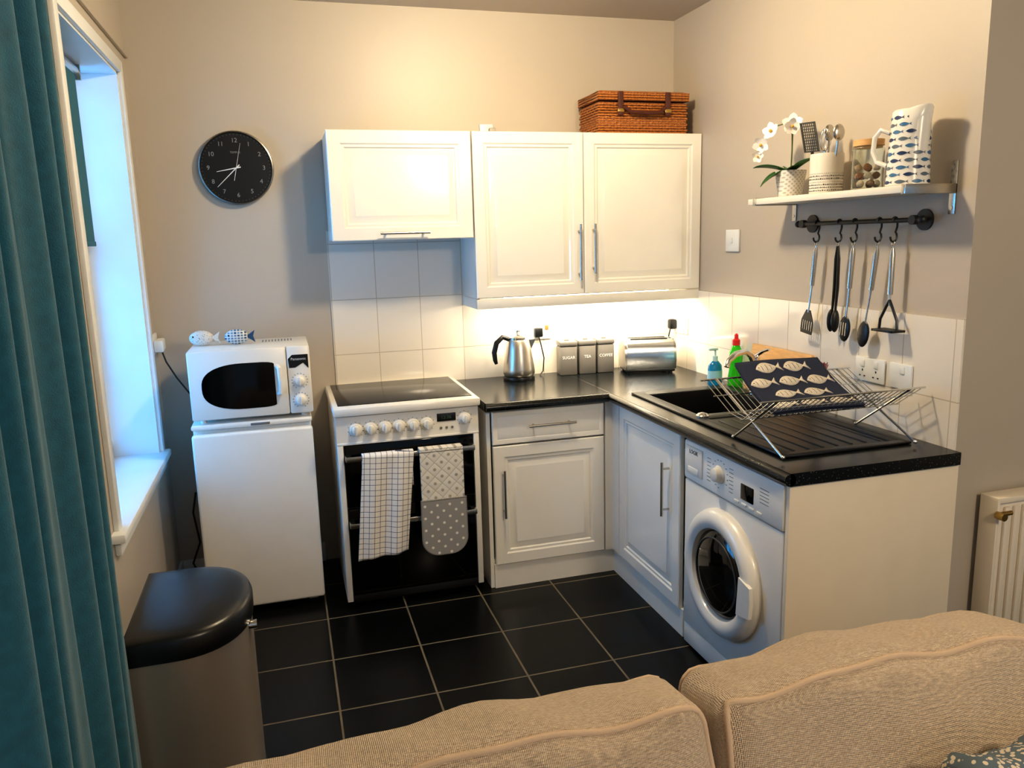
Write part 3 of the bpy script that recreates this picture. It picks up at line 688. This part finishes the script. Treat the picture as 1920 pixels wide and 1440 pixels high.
def leaf(p,d,L,wd,mi,g,droop=.5,up=.3):
    p=Vector(p); d=Vector(d).normalized(); sd=d.cross(Vector((0,0,1))).normalized()
    def f(u,v):
        s=u; c=p+d*L*s+Vector((0,0,L*(up*s-droop*s*s))); w=wd*math.sin(math.pi*min(1,s*.92+.08))**.7
        return c+sd*w*(v-.5)+Vector((0,0,abs(v-.5)*w*.5))
    g.sheet(f,10,4,mi)
g=G()
c0=(ox,oy,ST+.095)
leaf(c0,(-.5,.5,0),.15,.05,0,g,.25,.45); leaf(c0,(-.8,.1,0),.13,.05,0,g,.6,.2); leaf(c0,(.1,-.7,0),.12,.045,0,g,.1,.5); leaf(c0,(-.6,-.6,0),.10,.045,0,g,.4,.5)
t.part('leaves',g,leafm,smooth=80,solid=.002)
stem=[(ox,oy,ST+.095),(ox-.005,oy-.01,ST+.18),(ox-.005,oy-.01,ST+.27),(ox-.01,oy+.01,ST+.295),(ox-.04,oy+.05,ST+.285),(ox-.07,oy+.08,ST+.24),(ox-.085,oy+.10,ST+.19)]
t.part('stem',G().tube(stem,.0028,6).tube([(ox-.005,oy-.01,ST+.20),(ox-.03,oy-.04,ST+.25),(ox-.04,oy-.055,ST+.27)],.002,6),mat('stem_green','#5b6a35',.6))
def flower(p,s=1,dr=(-.75,-.6,.1)):
    g=G(); p=Vector(p); n=Vector(dr).normalized(); a=n.orthogonal().normalized(); b=n.cross(a)
    for k in range(5):
        an=k*2*math.pi/5+random.random()*.3; d=a*math.cos(an)+b*math.sin(an); e=n.cross(d)
        L=.033*s; w=.029*s
        def f(u,v): return p+d*L*u+e*w*(v-.5)*math.sin(math.pi*(u*.9+.1))**.6+n*(.012*u*u)
        g.sheet(f,6,3)
    g.ell(p+n*.006,.006*s,1,8,6)
    t.part('flower',g,[petal,mat('orchid_centre','#c9a030',.5)],smooth=80)
for p,s,dr in [((ox-.015,oy-.02,ST+.285),1.25,(-.6,-.7,.2)),((ox-.045,oy-.06,ST+.27),1.0,(-.3,-.8,-.2)),((ox-.06,oy+.055,ST+.265),1.15,(-.8,-.3,.3)),((ox-.085,oy+.085,ST+.215),1.05,(-.7,-.6,-.3)),((ox-.09,oy+.10,ST+.17),.75,(-.5,-.8,-.1))]: flower(p,s,dr)
ux,uy=-.10,-1.42
t=Thing('utensil_pot','cream ceramic utensil pot with rows of black print','pot',(ux,uy,ST))
PR=.061
g=G().lathe([(PR-.005,0),(PR-.001,.004),(PR,.14),(PR-.002,.148),(PR-.006,.148),(PR-.007,.02),(.001,.018)],(ux,uy,ST),n=48,closet=False)
random.seed(9)
for r in range(7):
    z=ST+.010+r*.0105
    a=0
    while a<2*math.pi:
        da=random.uniform(.03,.08)
        pts=[(ux+(PR+.0005)*math.cos(a+q*da),uy+(PR+.0005)*math.sin(a+q*da)) for q in (0,1)]; hh=.0012 if r in (3,6) else random.uniform(.0025,.005)
        g.add([(pts[0][0],pts[0][1],z),(pts[1][0],pts[1][1],z),(pts[1][0],pts[1][1],z+hh),(pts[0][0],pts[0][1],z+hh)],[[0,1,2,3]],1)
        a+=da+.055
t.part('body',g,[mat('cream_glaze','#dcd6ca',.3),blackp])
def util_pot(name,lab,cat,build,p0,p1,up):
    t=Thing(name,lab,cat,p0); build(t,Vector(p0),Vector(p1),Vector(up))
def b_grater(t,p0,p1,up):
    d=(p1-p0).normalized(); r=Vector((.45,-.85,0)).normalized(); M=fr(p1,tuple(r),tuple(d))
    t.part('handle',G().cyl(p0,p1,.006,n=10),blackp)
    g=G().box(-.030,.030,0,.004,-.003,.003,M=M).box(-.030,.030,.11,.115,-.003,.003,M=M).box(-.03,-.026,0,.115,-.003,.003,M=M).box(.026,.030,0,.115,-.003,.003,M=M)
    for k in range(7): g.box(-.024+k*.0075,-.0215+k*.0075,0,.115,-.002,.002,M=M)
    for k in range(10): g.box(-.028,.028,.01+k*.011,.013+k*.011,-.002,.002,M=M)
    t.part('head',g,blackm)
util_pot('grater','black flat grater standing in the utensil pot','kitchen utensil',b_grater,(ux-.02,uy+.02,ST+.025),(ux-.03,uy+.05,ST+.16),(0,0,1))
def b_spoon(t,p0,p1,up):
    t.part('handle',G().cyl(p0,p1,.004,n=8),steel)
    t.part('head',G().ell(p1,(.024,.010,.03)),steel)
util_pot('steel_spoon','steel serving spoon standing in the utensil pot','kitchen utensil',b_spoon,(ux+.01,uy+.01,ST+.025),(ux+.005,uy-.0,ST+.225),(0,0,1))
util_pot('steel_spoon','steel ladle leaning out of the utensil pot','kitchen utensil',b_spoon,(ux+.01,uy-.02,ST+.025),(ux-.02,uy-.085,ST+.215),(0,0,1))
def b_whisk(t,p0,p1,up):
    t.part('handle',G().cyl(p0,p1,.005,n=8),steel)
    g=G(); d=(p1-p0).normalized(); a=d.orthogonal().normalized(); b=d.cross(a)
    for k in range(4):
        an=k*math.pi/4; e=a*math.cos(an)+b*math.sin(an)
        for sg in (-1,1): g.tube([p1+d*(.04-.04*math.cos(q))+e*sg*.02*math.sin(q) for q in [math.pi*i/12 for i in range(13)]],.0012,5)
    t.part('wires',g,steel)
util_pot('whisk','steel balloon whisk standing in the utensil pot','kitchen utensil',b_whisk,(ux-.02,uy-.01,ST+.025),(ux-.035,uy-.03,ST+.155),(0,0,1))
jx,jy=-.10,-1.64
clear=mat('jar_glass','#f5fbfa',.02,trans=1,ior=1.2,var=.005)
t=Thing('glass_jar','clear glass jar with wooden lid holding sea shells','jar',(jx,jy,ST))
t.part('glass',G().lathe([(.05,0),(.053,.004),(.053,.14),(.048,.15),(.046,.15),(.050,.138),(.050,.007),(.001,.006)],(jx,jy,ST),n=40,closet=False),clear)
t.part('lid',G().cyl((jx,jy,ST+.151),(jx,jy,ST+.172),.051,n=40).cyl((jx,jy,ST+.143),(jx,jy,ST+.151),.045,n=32),wood)
shc=['#c9a98a','#a2714e','#d9c7b0','#8b6a52','#e0d5c5']
random.seed(11)
k=0
for zz,cnt in ((.022,5),(.05,5),(.078,4)):
    for i in range(cnt):
        a=i*2*math.pi/cnt+zz*30; r=.03
        g=G().lathe([(.001,-.014),(.009,-.008),(.014,0),(.012,.006),(.006,.011),(.001,.014)],n=10,M=Matrix.Translation((jx+r*math.cos(a),jy+r*math.sin(a),ST+zz))@Matrix.Rotation(random.random()*3,4,'X')@Matrix.Rotation(random.random()*3,4,'Y'))
        solo('sea_shell',g,mat('shell_%d'%(k%5),shc[k%5],.5,var=.2,vscale=90),'small natural sea shell inside the glass jar','shell',group='sea shells in the glass jar'); k+=1
gx,gy=-.105,-1.835
t=Thing('jug','tall white enamel jug printed with rows of blue fish','jug',(gx,gy,ST))
def jr(h): return .067-.010*min(1,h/.24)
g=G().lathe([(.06,0),(jr(0),.004),(jr(.08),.08),(jr(.16),.16),(jr(.2),.2),(jr(.235),.236),(.053,.243),(.051,.243),(.053,.235),(.060,.02),(.001,.015)],(gx,gy,ST),n=56,closet=False)
for v in g.v:
    h=v.z-ST; dy=v.y-gy
    if h>.17 and dy<0:
        a=max(0,-dy/.06-.55); s=(h-.17)/.07
        v.y-=a*s*s*.055; v.z+=a*s*.025
def jf(u,v):
    a=u/.064+.2; h=v; r=jr(h)+.0012
    return Vector((gx+r*math.cos(a),gy+r*math.sin(a),ST+h))
for r in range(10):
    for c in range(8):
        L=.042; u=c*.0505+(.025 if r%2 else 0); v=.014+r*.0225
        if v<.225: addfish(g,jf,u,v,L,.012,1+(r+c*2)%3,0,1)
t.part('body',g,[mat('enamel_white','#e4e0d8',.25),mat('fish_navy','#20345c',.4),mat('fish_blue','#3f6e96',.4),mat('fish_grey','#5d6b78',.4)],smooth=60)
t.part('handle',G().tube([(gx-.04,gy+.045,ST+.175),(gx-.055,gy+.07,ST+.188),(gx-.06,gy+.092,ST+.165),(gx-.06,gy+.097,ST+.12),(gx-.055,gy+.082,ST+.085),(gx-.045,gy+.045,ST+.07)],.008,10),mat('enamel_white','#e4e0d8',.25))
# ---------------------------------------------------------------- rail
RZ=1.668; RX=-.05
t=Thing('utensil_rail','black iron hanging rail fixed under the shelf','rail',(RX,-1.53,RZ))
t.part('bar',G().cyl((RX,-1.85,RZ),(RX,-1.20,RZ),.0085,n=14).ell((RX,-1.195,RZ),.014).ell((RX,-1.852,RZ),.014),blackm)
for y in (-1.225,-1.815): t.part('mount',G().cyl((0,y,RZ),(-.008,y,RZ),.036,n=24).cyl((-.008,y,RZ),(RX,y,RZ),.009,n=12).cyl((RX+.01,y,RZ),(RX-.01,y,RZ),.016,n=16),blackm)
HYS=[-1.315,-1.445,-1.53,-1.655,-1.73]
for y in HYS:
    pts=[]
    for k in range(9): a=math.radians(200-k*25); pts.append((RX+.0105*math.cos(a),y,RZ+.0105*math.sin(a)+.001))
    pts+=[(RX+.011,y,RZ-.02)]
    for k in range(9): a=math.radians(60-k*30); pts.append((RX-.002+.014*math.cos(a),y,RZ-.055+.018*math.sin(a)))
    solo('s_hook',G().tube(pts,.0036,8),blackm,'black iron S-hook on the hanging rail','hook',group='hooks on the hanging rail')
def hang(y,name,lab,head,Lh=.16,Ls=.11,lean=0):
    x=RX-.002; z=RZ-.066
    t=Thing(name,lab,'kitchen utensil',(x,y,z))
    M=fr((x,y,z),Ry)
    loop=G().tube([(.007*math.sin(2*math.pi*k/12),-.012+.010*math.cos(2*math.pi*k/12),0) for k in range(12)],.0018,6,closed=True,M=M)
    loop.tube([(0,-.02,0),(0,-.03,0)],.003,8,M=M)
    t.part('hanging_loop',loop,steel)
    t.part('handle',G().tube([(0,-.028,0),(lean*.1,-.05,0),(lean*.5,-.03-Lh,0)],[.006,.0105,.0095],12,M=M),steel)
    t.part('shaft',G().tube([(lean*.5,-.03-Lh,0),(lean,-.03-Lh-Ls,0)],.0035,8,M=M),steel)
    head(t,M@Matrix.Translation((lean,-.03-Lh-Ls,0))@Matrix.Rotation(lean*4,4,'Z'))
def h_turner(t,M):
    g=G(); g.prism([(-.012,.01),(.012,.01),(.034,-.03),(.036,-.035),(-.036,-.035),(-.034,-.03)],-.002,.002,M=M)
    for k in range(6): g.prism([(-.036+k*.0134,-.035),(-.031+k*.0134,-.035),(-.031+k*.0134,-.075),(-.036+k*.0134,-.075)],-.002,.002,M=M)
    g.prism([(-.036,-.075),(.036,-.075),(.034,-.088),(-.034,-.088)],-.002,.002,M=M); t.part('blade',g,blackp)
def h_spoon(t,M,slots=False):
    g=G().ell((0,-.045,0),(.03,.05,.008),0,20,12,M=M)
    if slots:
        for k in (-1,0,1): g.box(k*.013-.0025,k*.013+.0025,-.07,-.02,.006,.0088,mi=1,M=M)
    t.part('bowl',g,[blackp,steel])
def h_masher(t,M):
    g=G().tube([(0,.02,0),(-.012,0,0),(-.040,-.05,0),(-.043,-.085,0)],.005,8,M=M).tube([(0,.02,0),(.012,0,0),(.040,-.05,0),(.043,-.085,0)],.005,8,M=M)
    for k in range(5): g.box(-.05,.05,-.092,-.084,-.03+k*.013,-.024+k*.013,.001,M=M)
    g.box(-.05,-.043,-.092,-.084,-.03,.028,M=M).box(.043,.05,-.092,-.084,-.03,.028,M=M)
    t.part('mashing_plate',g,blackp)
hang(HYS[0],'slotted_turner','black slotted turner with steel handle hanging from rail',h_turner,.15,.11,-.03)
x=RX-.002; y=HYS[1]; z=RZ-.066
t=Thing('tongs','black and steel kitchen tongs hanging from the rail','kitchen utensil',(x,y,z)); M=fr((x,y,z),Ry)
t.part('hanging_loop',G().tube([(.007*math.sin(2*math.pi*k/12),-.012+.010*math.cos(2*math.pi*k/12),0) for k in range(12)],.0018,6,closed=True,M=M),steel)
for s in (-1,1):
    t.part('arm',G().tube([(s*.003,-.022,0),(s*.008,-.07,0),(s*.009,-.18,0),(s*.009-.006,-.27,0)],[.004,.0065,.0065,.005],10,M=M),blackp)
    t.part('tip',G().ell((s*.012-.008,-.31,0),(.011,.045,.018),M=M),blackp)
hang(HYS[2],'slotted_spoon','black slotted spoon with steel handle hanging from rail',lambda t,M:h_spoon(t,M,True),.15,.11,-.02)
hang(HYS[3],'serving_spoon','black serving spoon with steel handle hanging from rail',h_spoon,.15,.12,-.04)
hang(HYS[4],'potato_masher','black potato masher with steel handle hanging from rail',h_masher,.16,.04,0)
# ---------------------------------------------------------------- radiator
t=Thing('radiator','cream panel radiator mounted on the wall','radiator',(.6,-2.05,.15))
radm=mat('radiator_cream','#e6dccb',.4,var=.02)
g=G().box(.12,1.2,-2.085,-2.075,.14,.745,.003)
for k in range(27):
    x=.14+k*.039; g.box(x,x+.024,-2.097,-2.083,.17,.72,.006)
g.box(.105,1.21,-2.10,-2.03,.735,.755,.004).box(.10,.112,-2.10,-2.03,.13,.755,.003).box(1.2,1.21,-2.10,-2.03,.13,.755,.003)
t.part('panel',g,radm)
t.part('valve',G().cyl((.10,-2.10,.70),(.10,-2.13,.70),.013,n=14).cyl((.10,-2.10,.70),(.16,-2.10,.70),.008,n=12),brass)
t.part('bracket',G().box(.3,.34,-2.075,-2.0125,.3,.6),radm); t.part('bracket',G().box(.9,.94,-2.075,-2.0125,.3,.6),radm)
t.part('pipe',G().cyl((.20,-2.06,0),(.20,-2.06,.15),.008,n=12),radm)
# ---------------------------------------------------------------- bin
bxc,byc=-2.60,-1.655
def dshape(w,d,n=28):
    pts=[(0,w),(0,-w)]
    for k in range(n+1):
        a=math.radians(-90+180*k/n); pts.append((d*.35+ (d*.65)*abs(math.cos(a))**.8, w*math.sin(a)))
    out=[]
    for p in pts:
        if not out or (abs(p[0]-out[-1][0])+abs(p[1]-out[-1][1]))>1e-4: out.append(p)
    return out
def dprism(g,lv,M=None,mi=0):
    base=[dshape(w,d) for w,d,z in lv]; n=len(base[0]); vs=[];fs=[]
    for (w,d,z),b in zip(lv,base): vs+=[(bxc+x+(.33-d)*.5,byc+y,z) for x,y in b]
    for i in range(len(lv)-1):
        for j in range(n): fs.append([i*n+j,i*n+(j+1)%n,(i+1)*n+(j+1)%n,(i+1)*n+j])
    fs.append(list(range(n))[::-1]); fs.append([(len(lv)-1)*n+j for j in range(n)])
    return g.add(vs,fs,mi)
t=Thing('pedal_bin','half-round steel kitchen bin with black lid','bin',(-2.45,byc,0))
t.part('body',dprism(G(),[(.235,.315,.03),(.235,.315,.57)]),mat('bin_steel','#b9b0a6',.34,.7,var=.1,vscale=1.5,stretch=(3,3,.1)))  # vertical streaks in the steel colour imitate reflections of the room
t.part('base_ring',dprism(G(),[(.24,.32,0),(.24,.32,.035)]),blackp)
t.part('lid',dprism(G(),[(.243,.323,.545),(.247,.328,.56),(.247,.328,.602),(.240,.32,.613),(.225,.305,.619),(.19,.26,.626),(.1,.15,.632),(.02,.03,.633)]),mat('bin_lid','#090c10',.32,var=.05),smooth=50)
t.part('latch',G().cyl((-2.285,byc-.06,.53),(-2.262,byc-.06,.53),.014,n=14),chrome)
# ---------------------------------------------------------------- sofa
def fabric(name,c1,c2):
    m=bpy.data.materials.new(name); m.use_nodes=True; nt=m.node_tree; b=nt.nodes['Principled BSDF']; L=nt.links
    tc=nt.nodes.new('ShaderNodeTexCoord')
    n1=nt.nodes.new('ShaderNodeTexNoise'); n1.inputs['Scale'].default_value=100; n1.inputs['Detail'].default_value=4
    mp=nt.nodes.new('ShaderNodeMapping'); mp.inputs['Scale'].default_value=(1,5,5); L.new(tc.outputs['Object'],mp.inputs[0]); L.new(mp.outputs[0],n1.inputs[0])
    ws=[]
    for ax in 'XYZ':
        w1=nt.nodes.new('ShaderNodeTexWave'); w1.bands_direction=ax; w1.inputs['Scale'].default_value=100; L.new(tc.outputs['Object'],w1.inputs[0]); ws.append(w1.outputs['Fac'])
    acc=n1.outputs['Fac']
    for q in ws:
        a=nt.nodes.new('ShaderNodeMath'); a.operation='ADD'; L.new(acc,a.inputs[0]); L.new(q,a.inputs[1]); acc=a.outputs[0]
    r=nt.nodes.new('ShaderNodeValToRGB'); r.color_ramp.elements[0].position=.35; r.color_ramp.elements[1].position=.65; r.color_ramp.elements[0].color=lin(c1); r.color_ramp.elements[1].color=lin(c2)
    L.new(n1.outputs['Fac'],r.inputs[0]); L.new(r.outputs[0],b.inputs['Base Color']); b.inputs['Roughness'].default_value=.95; b.inputs['Sheen Weight'].default_value=.2
    # broad soft creases plus the fine weave
    n2=nt.nodes.new('ShaderNodeTexNoise'); n2.inputs['Scale'].default_value=7; L.new(tc.outputs['Object'],n2.inputs[0])
    b2=nt.nodes.new('ShaderNodeBump'); b2.inputs['Distance'].default_value=.03; b2.inputs['Strength'].default_value=.5; L.new(n2.outputs['Fac'],b2.inputs['Height'])
    bp=nt.nodes.new('ShaderNodeBump'); bp.inputs['Distance'].default_value=.0012; L.new(acc,bp.inputs['Height']); L.new(b2.outputs[0],bp.inputs['Normal']); L.new(bp.outputs[0],b.inputs['Normal'])
    MATS[name]=m; return m
fab=fabric('sofa_weave','#c0a990','#ddcab2'); pipem=mat('sofa_piping','#c4ad95',.9,bump=.4,bscale=400)
def cushion(cx,cy,cz,hx,hy,hz,r,puff,topb,tilt,seed,n=26,roll=0,droop=0):
    random.seed(seed); ph=[random.random()*6 for _ in range(6)]
    M=Matrix.Translation((cx,cy,cz))@Matrix.Rotation(roll,4,'Y')@Matrix.Rotation(tilt,4,'X')
    def f(p):
        a,b,c=p; q=Vector((a*hx,b*hy,c*hz)); H_=(hx,hy,hz)
        inn=Vector([max(-(H_[i]-r),min(H_[i]-r,q[i])) for i in range(3)]); d=q-inn
        if d.length>1e-9: d=d.normalized()*r
        o=inn+d
        o.y+=b*puff*(1-a*a)*(1-c*c)
        cc=(c if c>0 else 0)
        o.z+=cc*(topb*(1-a*a)*(1-.3*b*b)+.006*math.sin(a*7+ph[0])+.004*math.sin(a*13+ph[1]+b*2)-droop*max(0,a)**4)
        o.x*=1+.02*(1-c*c)
        o.y+=.006*math.sin(a*6+ph[2])*math.sin(c*5+ph[3])
        return M@o
    g=G()
    for ax in range(3):
        for sgn in (-1,1):
            def ff(u,v,ax=ax,sgn=sgn):
                p=[0,0,0]; p[ax]=sgn; p[(ax+1)%3]=2*u-1; p[(ax+2)%3]=2*v-1; return f(p)
            g.sheet(ff,n,n)
    gp=G()
    for b in (-1,1):
        loop=[]
        for k in range(30): loop.append((-1+2*k/30,b,1))
        for k in range(20): loop.append((1,b,1-2*k/20))
        for k in range(30): loop.append((1-2*k/30,b,-1))
        for k in range(20): loop.append((-1,b,-1+2*k/20))
        gp.tube([f(p) for p in loop],.006,8,closed=True)
    return g,gp
t=Thing('sofa','beige woven fabric sofa with piped back cushions','sofa',(-1.4,-3.2,0))
t.part('backrest',G().box(-2.40,-.46,-2.80,-2.64,.08,.62,.05,seg=4),fab,smooth=60)
t.part('base',G().box(-2.34,-.44,-3.55,-2.80,.08,.28,.03,seg=3),fab)
for (a,b) in ((-2.51,-2.36),(-.44,-.22)):
    t.part('arm',G().box(a,b,-3.58,-2.64,.08,.52,.06,seg=4),fab,smooth=60)
for x in (-2.45,-.3):
    for y in (-3.5,-2.72): t.part('foot',G().cyl((x,y,0),(x,y,.082),.022,.028,n=14),wood)
for x0,x1 in ((-2.345,-1.41),(-1.40,-.45)):
    g,gp=cushion((x0+x1)/2,-3.22,.36,(x1-x0)/2,.33,.08,.05,.0,.015,0,3); c=t.part('seat_cushion',g,fab,smooth=60); t.part('piping',gp,pipem,parent=c,smooth=60)
for x0,x1,s,zc_,ro,dr in ((-2.33,-1.44,1,.610,-.035,0),(-1.425,-.585,5,.625,0,.045)):
    g,gp=cushion((x0+x1)/2,-2.865,zc_,(x1-x0)/2,.10,.195,.05,.05,.026,math.radians(-12),s,roll=ro,droop=dr); c=t.part('back_cushion',g,fab,smooth=60); t.part('piping',gp,pipem,parent=c,smooth=60)
pat=speck('paisley_fabric','#56646f','#c9beac',90,.36,.9)
g,gp=cushion(-.905,-3.16,.622,.19,.05,.15,.03,.04,0,math.radians(-25),8,14)
solo('throw_cushion',g,pat,'small grey and cream patterned cushion on the sofa','cushion',smooth=60)
# ---------------------------------------------------------------- lights
def area(name,loc,rot,sx,sy,col,e):
    l=bpy.data.lights.new(name,'AREA'); l.shape='RECTANGLE'; l.size=sx; l.size_y=sy; l.color=col; l.energy=e
    o=bpy.data.objects.new(name,l); COL.objects.link(o); o.location=loc; o.rotation_euler=rot; return o
def point(name,loc,r,col,e):
    l=bpy.data.lights.new(name,'POINT'); l.shadow_soft_size=r; l.color=col; l.energy=e
    o=bpy.data.objects.new(name,l); COL.objects.link(o); o.location=loc; return o
point('ceiling_spot',(-1.2,-1.35,2.66),.075,(1,.83,.57),78)
point('living_room_fill',(-.5,-4.7,2.4),.15,(1,.83,.60),118)  # added warm fill light, unseen behind the camera
area('window_daylight',(-3.4,-.75,1.7),(0,math.radians(-90),0),1.8,1.4,(.08,.48,1),62)
area('under_cabinet_lamp',(-.6,-.22,1.335),(math.radians(12),0,0),.9,.03,(1,.88,.66),11)
w=bpy.data.worlds.new('world'); SC.world=w; w.use_nodes=True; bg=w.node_tree.nodes['Background']
bg.inputs[0].default_value=(.45,.70,1,1); bg.inputs[1].default_value=.5
SC.view_settings.view_transform='Standard'; SC.view_settings.look='None'; SC.view_settings.exposure=.08; SC.view_settings.gamma=.88
# ---------------------------------------------------------------- camera
P=dict(cx=-2.113,cy=-4.019,cz=1.645,yaw=-.281,pitch=.185,roll=-.027,f=1466)
y,pi_,r=P['yaw'],P['pitch'],P['roll']
F=Vector((-math.sin(y)*math.cos(pi_),math.cos(y)*math.cos(pi_),-math.sin(pi_)))
R0=Vector((math.cos(y),math.sin(y),0)); U0=R0.cross(F)
R=R0*math.cos(r)+U0*math.sin(r); U=-R0*math.sin(r)+U0*math.cos(r)
cd=bpy.data.cameras.new('camera'); co=bpy.data.objects.new('camera',cd); COL.objects.link(co)
M=Matrix.Identity(4)
for i in range(3): M[i][0]=R[i]; M[i][1]=U[i]; M[i][2]=-F[i]; M[i][3]=(P['cx'],P['cy'],P['cz'])[i]
co.matrix_world=M; cd.sensor_width=36; cd.lens=36*P['f']/1920; cd.clip_start=.05
SC.camera=co
